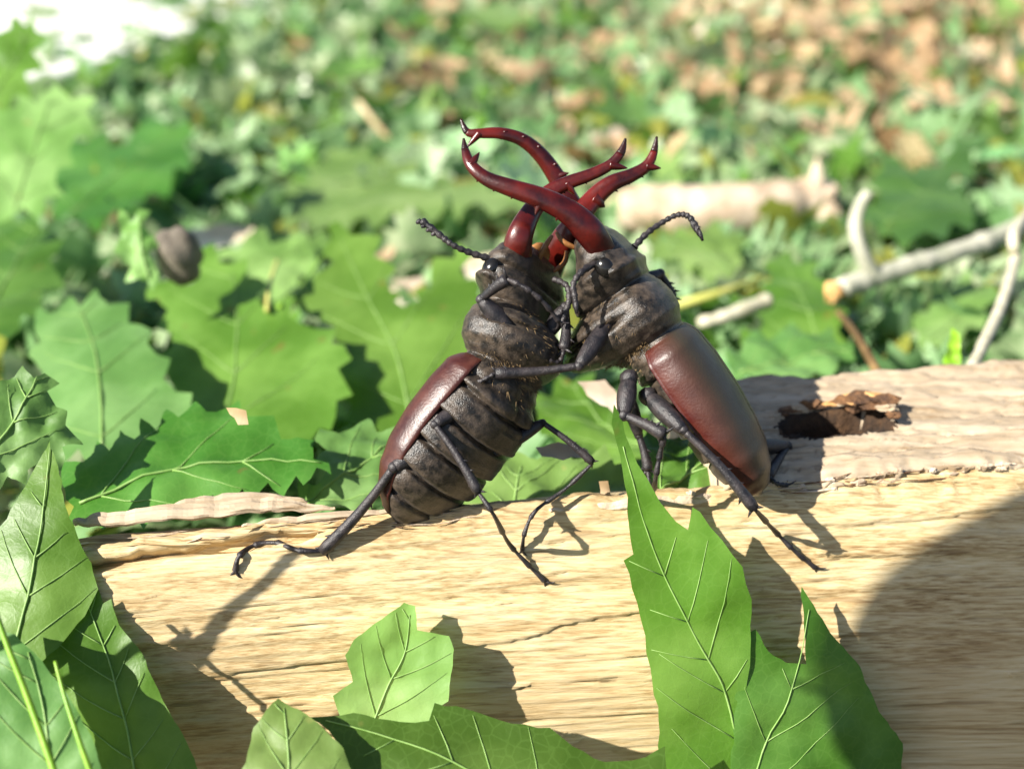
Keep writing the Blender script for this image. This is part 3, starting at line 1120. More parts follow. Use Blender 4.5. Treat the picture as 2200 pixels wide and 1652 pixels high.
def traced_leaf(name, label, outline, plane, mat, midrib=None, curl=0.0, fold=0.0, wave=0.6, veins=5, grid=None, group=None, vein_r=0.28, petiole=None, cat='leaf', lobes=None):
    """outline: photo pixels of a leaf; plane: ('d', d0, gx, gy) depth in mm and slopes per 100 px at the centre of the outline,
    or ('z', z0, tilt_y, tilt_x) a nearly level sheet at height z0"""
    global LEAF_COUNT
    LEAF_COUNT += 1
    seed = LEAF_COUNT * 3.7
    cx = sum(p[0] for p in outline) / len(outline)
    cy = sum(p[1] for p in outline) / len(outline)
    if plane[0] == 'f':                              # parallel to the log face, h mm in front of it (more towards the foot)
        _, h, lean = plane
        hp = [on_log(*p) for p in outline if 1125 < p[1] < 1600 and 180 < p[0] < 2180]
        c0 = sum(hp, Vector()) / len(hp)
        nf = (LN * 0.95 + Vector((0, 0, 0.30 + lean))).normalized()
        c0 = c0 + nf * h
        e1 = LA.copy(); e2 = nf.cross(LA) * -1
        e2 = e2 if e2.z > 0 else -e2
    elif plane[0] == 'd':
        _, d0, gx, gy = plane
        c0 = px(cx, cy, d0)
        e1 = px(cx + 100, cy, d0 + gx) - c0
        e2 = px(cx, cy - 100, d0 - gy) - c0
    else:
        _, z0, ty, tx = plane
        c0 = on_z(cx, cy, z0)
        e1 = Vector((1, 0, tx)); e2 = Vector((0, 1, ty))
    nrm = e1.cross(e2).normalized()
    e1 = e1.normalized(); e2 = nrm.cross(e1)
    if nrm.dot(CAM - c0) < 0:
        nrm = -nrm

    def hit(x, y):
        r = ray(x, y)
        t = (c0 - CAM).dot(nrm) / r.dot(nrm)
        p = CAM + r * t - c0
        return (p.dot(e1), p.dot(e2))

    poly = [hit(*p) for p in outline]
    size = max(max(p[0] for p in poly) - min(p[0] for p in poly), max(p[1] for p in poly) - min(p[1] for p in poly))
    g = grid or max(0.9, size / 26)
    rib = [hit(*p) for p in midrib] if midrib else [poly[0], poly[len(poly) // 2]]
    poly = refine(poly, g * 0.8, 0.25 * g)

    def bend(q):
        dd, al = dist_poly(q, rib)
        z = curl * (q[0] ** 2 + q[1] ** 2) / (size * size) * size * 0.5
        z += fold * dd
        z += wave * noise.noise(Vector((q[0] * 3.2 / size * 2, q[1] * 3.2 / size * 2, seed)))
        z += 0.35 * wave * noise.noise(Vector((q[0] * 14 / size, q[1] * 14 / size, seed)))
        return z

    def to3(q, lift=0.0):
        return c0 + e1 * q[0] + e2 * q[1] + nrm * (bend(q) + lift)

    v2, f = fill(poly, g)
    V = [to3(q) for q in v2]
    o = mesh_obj(name, V, f, mat, origin=c0)
    prop(o, label, cat, group)
    vein_r *= 0.72
    if midrib and vein_r > 0:
        sm = catmull(rib, 6)
        n = len(sm)
        path = [(*to3(q, 0.10 + vein_r * 0.45), vein_r * (0.45 + 0.75 * i / (n - 1))) for i, q in enumerate(sm)]
        child('midrib', *tube_geo(path, 7), M_VEIN, o)
        tot = n - 1
        for k in range(veins):
            i = int(tot * (0.10 + 0.82 * k / max(1, veins - 1)))
            i = min(max(i, 0), tot - 1)
            q0 = Vector(sm[i])
            dr = (Vector(sm[i]) - Vector(sm[min(i + 1, tot)])).normalized()
            for sg in (1, -1):
                an = math.radians(sg * random.uniform(38, 52))
                v = Vector((dr.x * math.cos(an) - dr.y * math.sin(an), dr.x * math.sin(an) + dr.y * math.cos(an)))
                line = []
                for st in range(22):
                    q = q0 + v * (st * size * 0.045) + dr * (st * st * size * 0.0012)
                    if st and not inside(q, poly): break
                    line.append(q)
                if len(line) < 3: continue
                pass
                pth = [(*to3(q, 0.08 + vein_r * 0.2), vein_r * (0.55 * (1 - j / len(line)) + 0.12)) for j, q in enumerate(line)]
                child('vein', *tube_geo(pth, 5), M_VEIN, o)
    if petiole:
        path = [(*to3(rib[-1]), 0.55)] + [(*p, 0.6) for p in petiole]
        child('leaf_stalk', *tube_geo(catmull(path, 6), 8), M_STEMG, o)
    return o


# --- leaves in front of the log
traced_leaf('oak_leaf', 'long upright green leaf with pointed tip and pale midrib crossing in front of the log',
            [(1318, 868), (1338, 900), (1356, 960), (1392, 1030), (1418, 1078), (1452, 1120), (1478, 1138), (1486, 1088), (1502, 1098), (1546, 1156), (1588, 1212), (1612, 1285), (1612, 1400), (1604, 1520), (1598, 1760),
             (1424, 1760), (1412, 1600), (1412, 1540), (1394, 1430), (1376, 1330), (1352, 1232), (1340, 1204), (1362, 1192), (1350, 1070), (1334, 980), (1314, 910)],
            ('f', 8.5, 0.05), M_LEAF, [(1340, 960), (1385, 1120), (1430, 1240), (1500, 1380), (1560, 1490), (1590, 1640), (1592, 1760)], curl=-0.08, fold=0.08, wave=1.4, veins=8, vein_r=0.24)
traced_leaf('oak_leaf', 'deep green shaded leaf tucked behind the long upright leaf against the log',
            [(1590, 1372), (1622, 1350), (1650, 1398), (1690, 1424), (1732, 1426), (1728, 1340), (1726, 1262), (1742, 1288), (1788, 1362), (1846, 1430), (1888, 1528), (1945, 1600), (1950, 1760), (1570, 1760), (1580, 1500)],
            ('f', 7.0, 0.10), M_LEAF_DEEP, [(1740, 1310), (1700, 1480), (1640, 1620), (1600, 1760)], curl=-0.15, wave=0.9, veins=4, vein_r=0.2)
traced_leaf('oak_leaf', 'small bright yellow green leaf standing up against the lit log face',
            [(868, 1293), (892, 1300), (896, 1352), (964, 1364), (974, 1392), (962, 1502), (938, 1520), (930, 1580), (850, 1590), (740, 1560), (716, 1490), (758, 1462), (742, 1404), (760, 1372), (828, 1322)],
            ('f', 7.0, 0.25), M_LEAF_PALE, [(880, 1320), (870, 1400), (835, 1470), (798, 1560)], curl=0.2, fold=0.10, wave=0.5, veins=4, vein_r=0.22)
traced_leaf('oak_leaf', 'broad mid green leaf lying low along the foot of the log',
            [(664, 1536), (760, 1530), (860, 1548), (922, 1546), (934, 1508), (1004, 1522), (1100, 1552), (1182, 1562), (1232, 1602), (1300, 1634), (1390, 1622), (1430, 1600), (1440, 1780), (770, 1780), (742, 1620), (706, 1566)],
            ('d', 158, 0.8, -4.0), M_LEAF_DEEP, [(700, 1545), (880, 1600), (1060, 1680), (1200, 1780)], curl=-0.1, wave=1.0, veins=5, vein_r=0.25)
traced_leaf('oak_leaf', 'pale lit leaf with yellow rim at the foot of the log beside the dark shadow',
            [(598, 1500), (640, 1522), (692, 1560), (738, 1606), (765, 1680), (780, 1790), (440, 1790), (486, 1690), (528, 1636), (544, 1560)],
            ('d', 149, 0.5, -4.0), M_LEAF_PALE, [(610, 1520), (620, 1640), (610, 1790)], curl=-0.2, wave=0.8, veins=4, vein_r=0.22)
traced_leaf('oak_leaf', 'tall narrow leaf with pale rimmed tip hiding the end of the log',
            [(102, 942), (122, 1000), (138, 1080), (166, 1158), (192, 1206), (206, 1262), (176, 1320), (120, 1390), (40, 1460), (-80, 1500), (-80, 1190), (10, 1110), (60, 1020)],
            ('d', 163, 0.4, -2.6), M_LEAF, [(104, 960), (90, 1120), (60, 1280), (10, 1440)], curl=-0.15, fold=-0.12, wave=0.8, veins=5, vein_r=0.26)
traced_leaf('oak_leaf', 'wide green leaf with jagged edge leaning on the shaded end of the log',
            [(206, 1252), (222, 1296), (240, 1286), (256, 1342), (306, 1402), (348, 1500), (402, 1594), (440, 1680), (450, 1790), (120, 1790), (-20, 1700), (30, 1480), (62, 1372), (84, 1322), (124, 1304), (142, 1352), (178, 1310)],
            ('d', 161, 0.6, -1.6), M_LEAF, [(190, 1300), (240, 1440), (280, 1600), (300, 1790)], curl=-0.12, fold=0.10, wave=0.9, veins=6, vein_r=0.26)
traced_leaf('oak_leaf', 'green leaf lowest in the clump beside the lime stalks',
            [(-80, 1330), (30, 1360), (90, 1420), (150, 1500), (200, 1590), (230, 1700), (240, 1800), (-80, 1800)],
            ('d', 148, 1.0, -2.2), M_LEAF_BLUE, [(60, 1400), (100, 1560), (120, 1800)], curl=-0.1, wave=0.9, veins=5, vein_r=0.24)


def stalk(name, label, pts, r0, r1, mat, cat='stalk', group=None, seg=8, end_mat=None, knots=0.0):
    path = [(*p, r0 + (r1 - r0) * i / (len(pts) - 1)) for i, p in enumerate(pts)]
    sm = catmull(path, 8)
    if knots:
        sm = [(q[0], q[1], q[2], q[3] * (1 + knots * noise.noise(Vector((i * 0.4, 0.7, r0))))) for i, q in enumerate(sm)]
    o = mesh_obj(name, *tube_geo(sm, seg), mat, origin=Vector(pts[0]))
    prop(o, label, cat, group)
    return o


stalk('grass_stalk', 'thin lime green stalk slanting down across the leaf clump', [px(-30, 1250, 148), px(10, 1370, 146), px(60, 1500, 144), px(120, 1670, 141), px(150, 1800, 139)], 0.35, 0.55, M_STEMG)
stalk('grass_stalk', 'short lime green stalk rising between two overlapping leaves', [px(118, 1420, 147), px(140, 1500, 145), px(170, 1590, 143), px(215, 1720, 141), px(230, 1800, 140)], 0.2, 0.5, M_STEMG)

# --- added unseen casters, shaped along the sun to throw shadows on the log
PN = (LN * 0.96 + Vector((0, 0, 0.27))).normalized()
PC = lp(110, 16.0, 30)


def face_pt(x, y):
    r = ray(x, y)
    h = BV_LOG.ray_cast(CAM, r.normalized())
    if h[0] is not None and 1000 < y:
        return h[0]
    return CAM + r * ((PC - CAM).dot(PN) / r.dot(PN))


def shade_pt(x, y, t):
    return face_pt(x, y) + SUN * t


def shadow_caster(name, label, outline, t, mat, stalk_pts, rib=None, cat='leaf'):  # added out-of-view sheet, its outline taken from the shadow it should cast
    fp = [face_pt(x, y) for x, y in outline]
    c0 = sum(fp, Vector()) / len(fp) + SUN * t
    pts = [q + SUN * ((c0 - q).dot(PN) / SUN.dot(PN)) for q in fp]
    e1 = (LA - PN * LA.dot(PN)).normalized(); e2 = PN.cross(e1)
    poly = [((p - c0).dot(e1), (p - c0).dot(e2)) for p in pts]
    poly = refine(poly, 1.5, 0.3)
    v2, f = fill(poly, 3.0)
    V = [c0 + e1 * q[0] + e2 * q[1] + PN * (1.2 * noise.noise(Vector((q[0] * 0.08, q[1] * 0.08, t)))) for q in v2]
    o = mesh_obj(name, V, f, mat, origin=c0)
    prop(o, label, cat)
    if rib:
        pth = [(*shade_pt(x, y, t), 0.6 - 0.35 * i / len(rib)) for i, (x, y) in enumerate(rib)]
        child('midrib', *tube_geo(catmull(pth, 5), 7), M_VEIN, o)
    if stalk_pts:
        child('leaf_stalk', *tube_geo(catmull([(*p, 0.8) for p in stalk_pts], 6), 8), M_STEMG, o)
    return o


shadow_caster('added_shade_stalk', 'added unseen shadow caster shaped like a split dry stalk, throwing a thin forked shadow',
           [(372, 1392), (392, 1338), (414, 1372), (436, 1352), (470, 1300), (520, 1250), (580, 1205), (640, 1172), (656, 1188), (600, 1228), (552, 1270), (508, 1322), (474, 1376), (452, 1420), (432, 1448), (420, 1430), (400, 1420)],
           62, M_DRY2, [shade_pt(395, 1410, 62), shade_pt(330, 1500, 60), shade_pt(240, 1640, 56), Vector((-128, -72, -1))], None, 'stalk')  # added caster: wanted stripe shadow pushed back towards the sun
shadow_caster('added_shade_leaf', 'added unseen shadow caster shaped like a broad brown leaf, throwing a round shadow',
           [(2420, 980), (2280, 1022), (2150, 1070), (2040, 1122), (1950, 1186), (1872, 1262), (1822, 1345), (1824, 1430), (1856, 1530), (1900, 1640), (1960, 1780), (1960, 1900), (2200, 1960), (2500, 1900), (2700, 1700), (2760, 1400), (2700, 1150), (2560, 1010)],
           265, M_PEBBLE, [shade_pt(2300, 1900, 265), shade_pt(2300, 2200, 263), Vector((-140, -250, 70)), Vector((-150, -280, -1))], [(1800, 1500), (2100, 1600), (2300, 1900)])  # added out-of-view blocker, opaque so the shadow on the log stays dark

# --- leaves heaped behind the log
HB = [
    ('broad lobed leaf with bright upper half lying on the heap behind the log', M_LEAF, ('z', 40, 0.25, 0.12),
     [(300, 602), (372, 608), (426, 602), (432, 540), (500, 572), (560, 604), (566, 668), (604, 650), (650, 700), (700, 712), (742, 752), (746, 832), (722, 900), (668, 946), (600, 990), (480, 960), (380, 900), (352, 800), (370, 720), (340, 650)], [(500, 590), (510, 700), (500, 820), (470, 950)]),
    ('deep green leaf drooping over the back of the log beneath the lobed leaf', M_LEAF_DEEP, ('d', 186, 0.0, -9.0),
     [(128, 1020), (200, 968), (300, 930), (400, 880), (480, 868), (560, 900), (640, 940), (706, 988), (668, 1024), (560, 1052), (430, 1082), (340, 1104), (250, 1116), (160, 1122), (140, 1070)], [(690, 990), (520, 990), (340, 1020), (170, 1080)]),
    ('dusty grey green leaf beside the lobed leaf, partly beneath it', M_LEAF_BLUE, ('z', 44, 0.18, 0.10),
     [(70, 690), (130, 640), (246, 640), (300, 690), (336, 760), (372, 830), (440, 880), (380, 940), (260, 965), (150, 985), (96, 950), (110, 860), (80, 780)], [(170, 660), (210, 780), (220, 960)]),
    ('bright green notched leaf standing close behind the rearing beetle', M_LEAF, ('z', 42, 0.32, 0.15),
     [(702, 478), (790, 504), (826, 560), (838, 620), (868, 664), (902, 652), (926, 596), (984, 532), (1000, 600), (1052, 640), (1080, 740), (1010, 840), (940, 900), (850, 918), (770, 910), (726, 850), (748, 742), (692, 690), (648, 676), (676, 590), (716, 560)], [(730, 510), (790, 640), (850, 760), (880, 900)]),
    ('small teal green leaf under the rearing beetle, resting on the ridge of the log', M_LEAF_BLUE, ('d', 192, 0.0, -10.0),
     [(674, 940), (760, 912), (850, 918), (900, 960), (860, 1040), (800, 1086), (700, 1092), (600, 1096), (640, 1060), (706, 1010)], [(860, 940), (760, 1010), (640, 1080)]),
    ('pale green leaf behind the log, seen between the two beetles', M_LEAF_PALE, ('d', 196, 0.0, -10.0),
     [(960, 1110), (1000, 1060), (1090, 990), (1180, 975), (1270, 985), (1352, 1000), (1400, 1060), (1380, 1112), (1200, 1118)], [(1120, 1000), (1110, 1050), (1100, 1110)]),
    ('green leaf tip between the two beetles, above the pale leaf', M_LEAF, ('z', 32, 0.1, 0.02),
     [(1150, 880), (1190, 840), (1244, 812), (1300, 850), (1352, 900), (1420, 940), (1440, 980), (1340, 1000), (1220, 960), (1160, 930)], [(1230, 830), (1290, 900), (1400, 970)]),
    ('shaded green leaf beneath the belly of the olive brown beetle', M_LEAF_DEEP, ('d', 188, 0, -10),
     [(1380, 940), (1460, 930), (1540, 950), (1600, 1000), (1580, 1060), (1480, 1080), (1400, 1070)], [(1560, 960), (1490, 1010), (1410, 1060)]),
    ('large pale leaf lying flat beyond the crossed mandibles', M_LEAF_PALE, ('z', 22, 0.04, 0.0),
     [(586, 466), (612, 420), (668, 380), (700, 330), (762, 298), (810, 340), (872, 352), (930, 400), (1010, 412), (1090, 430), (1180, 440), (1150, 474), (1000, 466), (880, 470), (760, 478), (690, 492)], [(760, 320), (720, 400), (690, 480)]),
    ('light green leaf hanging at the edge of the clump beside the dark hollow', M_LEAF_PALE, ('d', 330, 3.0, -10.0),
     [(-60, 240), (40, 232), (92, 200), (176, 206), (200, 262), (150, 330), (118, 400), (100, 458), (20, 462), (-60, 460)], [(110, 215), (70, 330), (30, 450)]),
    ('vivid green leaf tip standing up against the pale path', M_LEAF, ('d', 360, 0.0, -10.0),
     [(-60, 70), (20, 66), (66, 28), (80, 70), (84, 130), (60, 180), (20, 226), (-60, 260)], [(60, 50), (40, 120), (-20, 220)]),
    ('deep green leaf spread below the light leaf in the clump', M_LEAF_DEEP, ('z', 30, 0.15, 0.10),
     [(100, 400), (130, 320), (200, 290), (270, 300), (300, 262), (402, 258), (404, 330), (370, 390), (300, 430), (230, 470), (130, 480)], [(380, 280), (270, 360), (150, 460)]),
    ('narrow pale leaf propped upright beside the brown nutshell', M_LEAF_PALE, ('d', 262, 2.0, -4.0),
     [(250, 470), (300, 450), (322, 500), (330, 560), (344, 602), (290, 604), (262, 560)], [(300, 470), (305, 540), (320, 600)]),
    ('leaf with pale silvery back folded under the notched leaf', M_LEAF_PALE, ('z', 30, 0.25, 0.0),
     [(462, 552), (530, 512), (620, 512), (700, 500), (680, 560), (640, 610), (600, 640), (540, 600)], [(680, 510), (600, 560), (520, 560)]),
    ('dull green leaf in the hollow of the clump below the light leaf', M_LEAF_DEEP, ('z', 40, 0.15, 0.1),
     [(-60, 470), (60, 470), (110, 500), (120, 580), (90, 650), (40, 700), (-60, 720)], [(80, 490), (30, 580), (-40, 690)]),
    ('grey green leaf resting against the tall narrow leaf of the clump', M_LEAF_BLUE, ('d', 176, 2.0, -3.0),
     [(-60, 820), (30, 806), (96, 800), (120, 870), (160, 930), (140, 980), (60, 1010), (-60, 1060)], [(80, 810), (40, 890), (-40, 1000)]),
    ('smooth green leaf lying beside the pale twig fork', M_LEAF, ('z', 28, 0.10, 0.05),
     [(1640, 570), (1680, 540), (1740, 552), (1770, 600), (1790, 660), (1818, 730), (1790, 780), (1700, 790), (1600, 800), (1590, 740), (1640, 700), (1660, 640)], [(1690, 560), (1730, 660), (1780, 770)]),
    ('dark green jagged leaf in the shade above the pale twig', M_LEAF_DEEP, ('z', 30, 0.0, 0.05),
     [(1880, 330), (1930, 340), (1960, 372), (2040, 330), (2112, 290), (2090, 350), (2040, 400), (2090, 430), (2094, 470), (2040, 500), (1960, 520), (1890, 510), (1864, 470), (1890, 410)], [(2090, 310), (2000, 400), (1900, 490)]),
    ('pale mint curled leaf beneath the bleached branch', M_LEAF_PALE, ('z', 22, 0.2, 0.0),
     [(1380, 520), (1440, 500), (1520, 490), (1580, 500), (1596, 560), (1570, 600), (1520, 610), (1500, 570), (1420, 560)], [(1400, 530), (1490, 530), (1570, 580)]),
    ('green leaf lying against the weathered wood behind the olive brown beetle', M_LEAF_BLUE, ('z', 36, 0.10, 0.0),
     [(1560, 770), (1600, 730), (1680, 712), (1760, 720), (1830, 740), (1800, 790), (1740, 812), (1640, 818), (1580, 812)], [(1820, 750), (1700, 770), (1590, 800)]),
    ('light green leaf in the litter beside the thin straw stalk', M_LEAF_PALE, ('z', 22, 0.0, 0.1),
     [(2000, 640), (2060, 600), (2130, 610), (2120, 680), (2060, 740), (1990, 760), (1960, 700)], [(2120, 620), (2050, 690), (1980, 740)]),
    ('tall bright green blade rising behind the weathered wood', M_STEMG, ('d', 230, 0.0, -4.0),
     [(2046, 700), (2062, 720), (2066, 790), (2056, 850), (2016, 850), (2026, 780)], None),
]
for lab, mt, pl, ol, rib in HB:
    if rib:
        ol = serrate(ol, 26, 52, random.Random(len(lab)))
    traced_leaf('oak_leaf' if mt is not M_STEMG else 'grass_leaf', lab, ol, pl, mt, rib, curl=random.uniform(-0.16, 0.05), fold=random.uniform(-0.08, 0.08), wave=1.6, veins=4, vein_r=0.32 if rib else 0.0)

# ------------------------------------------------------------------ twigs, sticks and odd pieces in the litter
tw = empty('forked_twig', on_z(1900, 590, 30))
prop(tw, 'pale grey forked twig with a raw orange broken end', 'twig')
pts = [on_z(1806, 622, 34), on_z(1890, 592, 35), on_z(1990, 562, 36), on_z(2090, 530, 37), on_z(2180, 492, 38), on_z(2290, 440, 38)]
path = catmull([(*p, 3.1 - 0.06 * i) for i, p in enumerate(pts)], 10)
path = [(q[0], q[1], q[2] + 0.6 * noise.noise(Vector((i * 0.2, 0, 0))), q[3] * (1 + 0.14 * noise.noise(Vector((i * 0.35, 0, 2))) + (0.22 if i % 13 == 6 else 0))) for i, q in enumerate(path)]
child('stem', *tube_geo(path, 12), M_TWIG, tw)
p0, p1, p2, p3, p4 = on_z(1880, 596, 35), px(1852, 545, 318), px(1838, 490, 316), px(1846, 448, 315), px(1866, 412, 313)
child('side_branch', *tube_geo(catmull([(*p0, 2.6), (*p1, 2.2), (*p2, 2.1), (*p3, 2.0), (*p4, 1.7)], 8), 10), M_TWIG, tw)
pe = on_z(1790, 628, 34)
V, Fc = blob_geo(pe, (Vector((2.6, 0, 0)), Vector((0, 2.4, 0)), Vector((0, 0, 3.2))), 12, 8, 0.5, 3)
child('broken_end', V, Fc, M_TWIGEND, tw, False)

br = empty('broken_branch', on_z(1560, 470, 14))
prop(br, 'thick bleached broken branch with a splintered end lying in the litter', 'branch')
pts = [(1330, 450, 21, 8.0), (1400, 452, 21, 10.0), (1500, 458, 20, 10.8), (1620, 450, 20, 10.5), (1720, 436, 20, 9.5), (1780, 428, 20, 8.0)]
path = catmull([(*on_z(x, y, z), r) for x, y, z, r in pts], 10)
path = [(q[0], q[1], q[2], q[3] * (1 + 0.12 * noise.noise(Vector((i * 0.3, 4, 2))))) for i, q in enumerate(path)]
child('stem', *tube_geo(path, 16), M_PALEWOOD, br)
for k, (x1, y1, r) in enumerate([(1756, 338, 3.0), (1800, 400, 3.2), (1812, 470, 3.6), (1790, 500, 2.4)]):
    b = on_z(1752, 440, 20)
    e = px(x1, y1, (b - CAM).dot(FWD) - 4)
    child('splinter', *tube_geo(catmull([(*b, r + 1.5), (*b.lerp(e, 0.6), r), (*e, 0.3)], 5), 7), M_PALEWOOD, br, False)

stalk('straw_stalk', 'thin straw coloured dry stalk slanting behind the weathered wood', [on_z(2300, 380, 26), px(2192, 480, 300), px(2180, 560, 285), px(2150, 660, 262), px(2108, 750, 240), px(2066, 836, 222)], 1.6, 1.3, M_STRAW)
stalk('dry_stick', 'short whitish stick lying below the yellow leaf stalk', [on_z(1500, 694, 26), on_z(1560, 680, 27), on_z(1650, 646, 28)], 1.7, 2.3, M_STRAW, 'stick', knots=0.3)
stalk('leaf_stalk', 'bright yellow leaf stalk curving above the short whitish stick', [on_z(1440, 660, 24), on_z(1510, 640, 27), on_z(1570, 622, 28), on_z(1640, 598, 26)], 1.6, 1.0, M_STEMY, 'stalk')
stalk('dry_stick', 'thin tan stick leaning in the dark hollow behind the weathered wood', [on_z(1800, 670, 30), px(1840, 720, 260), px(1888, 806, 236)], 0.9, 1.1, M_DRY2, 'stick')
stalk('dry_stick', 'thin pinkish dry stick standing out of the far litter', [on_z(770, 220, 30), on_z(810, 270, 24), on_z(870, 340, 12)], 1.7, 1.4, M_DRY, 'stick')
stalk('leaf_stalk', 'yellow green leaf stalk beside the notched leaf', [on_z(596, 560, 44), on_z(580, 610, 46), on_z(574, 668, 46)], 0.5, 0.7, M_STEMY, 'stalk')
stalk('leaf_stalk', 'slender reddish green leaf stalk under the notched leaf', [on_z(700, 540, 40), on_z(660, 600, 42), on_z(600, 660, 46)], 0.4, 0.6, M_STEMG, 'stalk')

pn = px(386, 546, 268)
V, Fc = blob_geo(pn, (Vector((5.2, 0, 0.5)), Vector((0, 5.0, 0)), Vector((-0.8, 0, 7.4))), 20, 14, 0.35, 2.2)
nut = mesh_obj('nutshell', V, Fc, M_PEBBLE, origin=pn)
prop(nut, 'rounded grey brown nutshell wedged among the green leaves', 'nutshell')

CH = [
    ('pale pinkish dry leaf scrap above the nutshell', M_DRYPALE, ('z', 30, 0.1, 0), [(378, 520), (400, 498), (470, 484), (548, 490), (540, 512), (470, 532), (440, 548)]),
    ('cream chip showing through the notch of the bright leaf', M_DRYPALE, ('z', 20, 0.2, 0), [(834, 606), (910, 596), (920, 640), (880, 672), (846, 650)]),
    ('cream scrap of bark beside the head of the rearing beetle', M_DRYPALE, ('z', 22, 0.2, 0), [(990, 556), (1060, 548), (1070, 600), (1010, 610)]),
    ('pale pink chip caught between the two beetles', M_DRYPALE, ('d', 205, 0, -6), [(1240, 822), (1300, 816), (1330, 850), (1334, 896), (1290, 872), (1262, 850)]),
    ('small cream chip lying on the pale leaf under the rearing beetle', M_DRYPALE, ('d', 186, 0, -8), [(1150, 962), (1200, 950), (1262, 966), (1268, 992), (1210, 984), (1164, 980)]),
    ('orange speck of dry leaf on the pale leaf behind the log', M_DRY, ('d', 178, 0, -4), [(1286, 1036), (1306, 1034), (1312, 1066), (1290, 1070)]),
    ('tan chip lodged in the deep green drooping leaf', M_DRY, ('d', 178, 0, -4), [(486, 876), (530, 884), (534, 912), (512, 914)]),
    ('cream dry scrap beyond the tips of the crossed mandibles', M_DRYPALE, ('z', 16, 0.3, 0), [(970, 360), (1000, 344), (1040, 360), (1030, 412), (984, 414)]),
    ('cream dry scrap beyond the far mandible tips', M_DRYPALE, ('z', 16, 0.3, 0), [(1270, 290), (1330, 276), (1350, 300), (1300, 330), (1276, 322)]),
]
for lab, mt, pl, ol in CH:
    traced_leaf('dry_scrap', lab, ol, pl, mt, None, curl=0.2, wave=0.8, vein_r=0.0, grid=1.6, cat='scrap')

# ------------------------------------------------------------------ litter: leaves one can tell apart, then the mass
def lobed_outline(kind, rnd):
    """outline of a unit leaf: stem at (0,-0.5), tip at (0,0.5)"""
    pts = []
    if kind == 'oak':
        half = [(0.03, -0.5), (0.08, -0.36), (0.26, -0.34), (0.12, -0.22), (0.20, -0.14), (0.40, -0.12), (0.34, -0.04), (0.16, 0.02), (0.24, 0.12), (0.36, 0.20), (0.24, 0.22), (0.13, 0.25), (0.16, 0.36), (0.06, 0.42), (0.0, 0.5)]
    elif kind == 'ovate':
        half = [(0.02, -0.5), (0.12, -0.40), (0.20, -0.25), (0.25, -0.08), (0.22, 0.0), (0.24, 0.10), (0.18, 0.22), (0.14, 0.32), (0.06, 0.42), (0.0, 0.5)]
    elif kind == 'narrow':
        half = [(0.015, -0.5), (0.06, -0.35), (0.10, -0.1), (0.10, 0.12), (0.06, 0.32), (0.0, 0.5)]
    else:
        half = [(0.05, -0.45), (0.22, -0.36), (0.30, -0.1), (0.18, 0.02), (0.30, 0.18), (0.2, 0.34), (0.02, 0.4)]
    j = lambda: rnd.uniform(0.8, 1.2)
    right = [(x * j(), y) for x, y in half]
    left = [(-x * j(), y) for x, y in reversed(half[:-1])]
    return right + left


def litter_mesh(name, kind, seed, curl, g=0.13):
    rnd = random.Random(seed)
    poly = lobed_outline(kind, rnd)
    v2, f = fill(poly, g)
    ax = rnd.uniform(-0.5, 0.5)
    V = []
    for x, y in v2:
        z = curl * (y * y * 1.6 + (x + ax * y) ** 2 * 2.2) + 0.10 * noise.noise(Vector((x * 4, y * 4, seed))) + 0.25 * abs(x) * math.copysign(1, curl)
        V.append((x, y, z))
    return V, f


KINDS = [('oak', 1, 0.35), ('oak', 2, -0.3), ('oak', 3, 0.1), ('ovate', 4, 0.3), ('ovate', 5, -0.35), ('narrow', 6, 0.4), ('scrap', 7, -0.5), ('scrap', 8, 0.5)]
LM = [litter_mesh('l', *k) for k in KINDS]
GREENS = [M_LEAF, M_LEAF_BLUE, M_LEAF_PALE, M_LEAF_DEEP, M_LEAF_YEL]
NAMES = {
    'green': ('green_leaf', 'small fresh green leaf scattered in the blurred litter beyond the log', 'green leaves strewn beyond the log'),
    'pale': ('pale_leaf', 'small pale green leaf scattered in the blurred litter beyond the log', 'pale leaves strewn beyond the log'),
    'yellow': ('yellow_leaf', 'small yellowing leaf scattered in the blurred litter beyond the log', 'yellow leaves strewn beyond the log'),
    'dry': ('dry_leaf', 'small curled tan dry leaf scattered in the blurred litter beyond the log', 'dry leaves strewn beyond the log')}
MESHES = {}


def litter_data(ki, mat):
    key = (ki, mat.name)
    if key not in MESHES:
        V, f = LM[ki]
        me = bpy.data.meshes.new('litter_leaf')
        me.from_pydata([tuple(v) for v in V], [], f)
        me.polygons.foreach_set('use_smooth', [True] * len(me.polygons))
        me.materials.append(mat)
        MESHES[key] = me
    return MESHES[key]


def pick(rnd, x, y):
    """colour kind by place: more dry leaves towards the far right"""
    u = min(1, max(0, (x + 250) / 900)) * min(1, max(0, (y - 60) / 600))
    pd = -0.02 + 1.0 * u ** 1.35 + 0.10 * noise.noise(Vector((x * 0.006, y * 0.006, 2)))
    r = rnd.random()
    if r < pd: return 'dry'
    r = rnd.random()
    return 'green' if r < 0.50 else 'pale' if r < 0.90 else 'yellow'


rnd = random.Random(21)
MATS = {'green': [M_LEAF, M_DUSTYG, M_LEAF, M_LEAF_BLUE], 'pale': [M_LEAF_PALE, M_DUSTY, M_DUSTY], 'yellow': [M_LEAF_YEL], 'dry': [M_DRY, M_DRY, M_DRY2, M_DRYPALE]}


def behind_log(p, marg):
    return (p - E0).dot(LN) < -marg


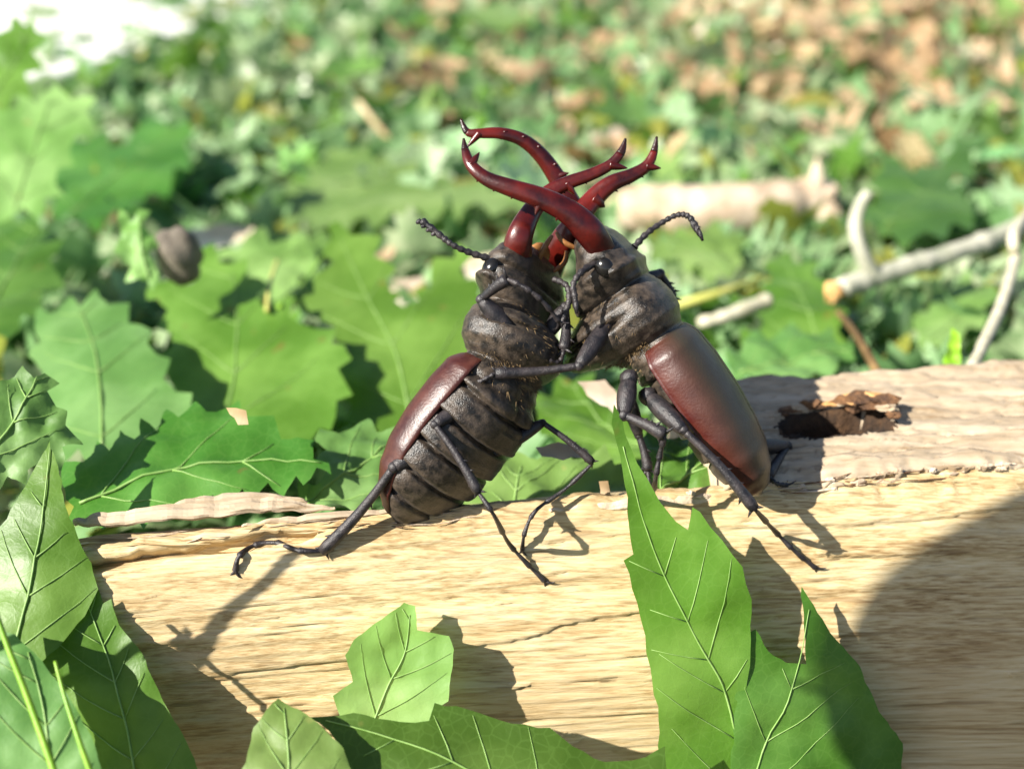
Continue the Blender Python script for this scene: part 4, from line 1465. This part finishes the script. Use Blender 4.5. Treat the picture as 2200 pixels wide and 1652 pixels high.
n_ind = 0
tries = 0
while n_ind < 560 and tries < 9000:
    tries += 1
    d = 240 + 760 * rnd.random() ** 1.3
    xx = rnd.uniform(-0.52, 0.52) * d
    p = Vector((xx, CAM.y + d, 0))
    if not behind_log(p, 66) or not off_path(p, 10):
        continue
    kind = pick(rnd, p.x, p.y)
    ki = rnd.choice([3, 5, 6, 7, 4] if kind == 'dry' else [0, 1, 2, 3, 4, 5, 2, 0])
    size = rnd.uniform(24, 54) * (1 + 0.25 * min(1, (d - 240) / 500)) * (0.8 if kind == 'dry' else 1)
    mat = rnd.choice(MATS[kind])
    nm, lab, grp = NAMES[kind]
    o = bpy.data.objects.new(nm, litter_data(ki, mat))
    COL.objects.link(o)
    near = max(0.0, 1 - (d - 230) / 200)
    o.location = Vector((p.x, p.y, rnd.uniform(6, 18) if near <= 0 else rnd.uniform(3, 12))) * MM
    o.rotation_euler = (rnd.gauss(0.10, 0.38 - 0.2 * (near > 0)), rnd.gauss(0, 0.38 - 0.2 * (near > 0)), rnd.uniform(0, 6.28))
    o.scale = (size * MM,) * 3
    prop(o, lab, 'leaf', grp)
    n_ind += 1


def litter_mass():
    """the mass of crumbled leaves no one could count"""
    for kind, count in (('green', 4200), ('pale', 3600), ('yellow', 600), ('dry', 4200)):
        V, Fc = [], []
        n = 0
        tr = 0
        while n < count and tr < count * 12:
            tr += 1
            d = 215 + 2000 * rnd.random() ** 1.9
            xx = rnd.uniform(-0.62, 0.62) * d
            p = Vector((xx, CAM.y + d, 0))
            if not behind_log(p, 54) or not off_path(p, 4 - rnd.random() ** 2.5 * 240):
                continue
            if pick(rnd, p.x, p.y) != kind and not (kind != 'dry' and rnd.random() < 0.10):
                continue
            v, f = LM[rnd.choice([5, 6, 7, 6] if kind == 'dry' else [2, 3, 4, 5, 6, 0])]
            sz = rnd.uniform(14, 40) * (1 + 0.35 * min(1, d / 1200))
            M = Matrix.Rotation(rnd.uniform(0, 6.28), 3, 'Z') @ Matrix.Rotation(rnd.gauss(0.1, 0.55), 3, 'X') @ Matrix.Rotation(rnd.gauss(0, 0.5), 3, 'Y')
            c = Vector((p.x, p.y, rnd.uniform(1.5, 14)))
            o = len(V)
            V += [c + M @ Vector(q) * sz for q in v]
            Fc += [tuple(i + o for i in q) for q in f]
            n += 1
        mt = {'green': M_DUSTYG, 'pale': M_DUSTY, 'yellow': M_LEAF_YEL, 'dry': M_DRY}[kind]
        ob = mesh_obj('leaf_litter', V, Fc, mt)
        prop(ob, {'green': 'carpet of small fresh green leaf bits beyond the log', 'pale': 'carpet of small pale green leaf bits beyond the log',
                  'yellow': 'yellowing leaf bits strewn through the carpet beyond the log', 'dry': 'tan dry leaf bits strewn through the carpet beyond the log'}[kind], 'leaf litter', None, 'stuff')


litter_mass()
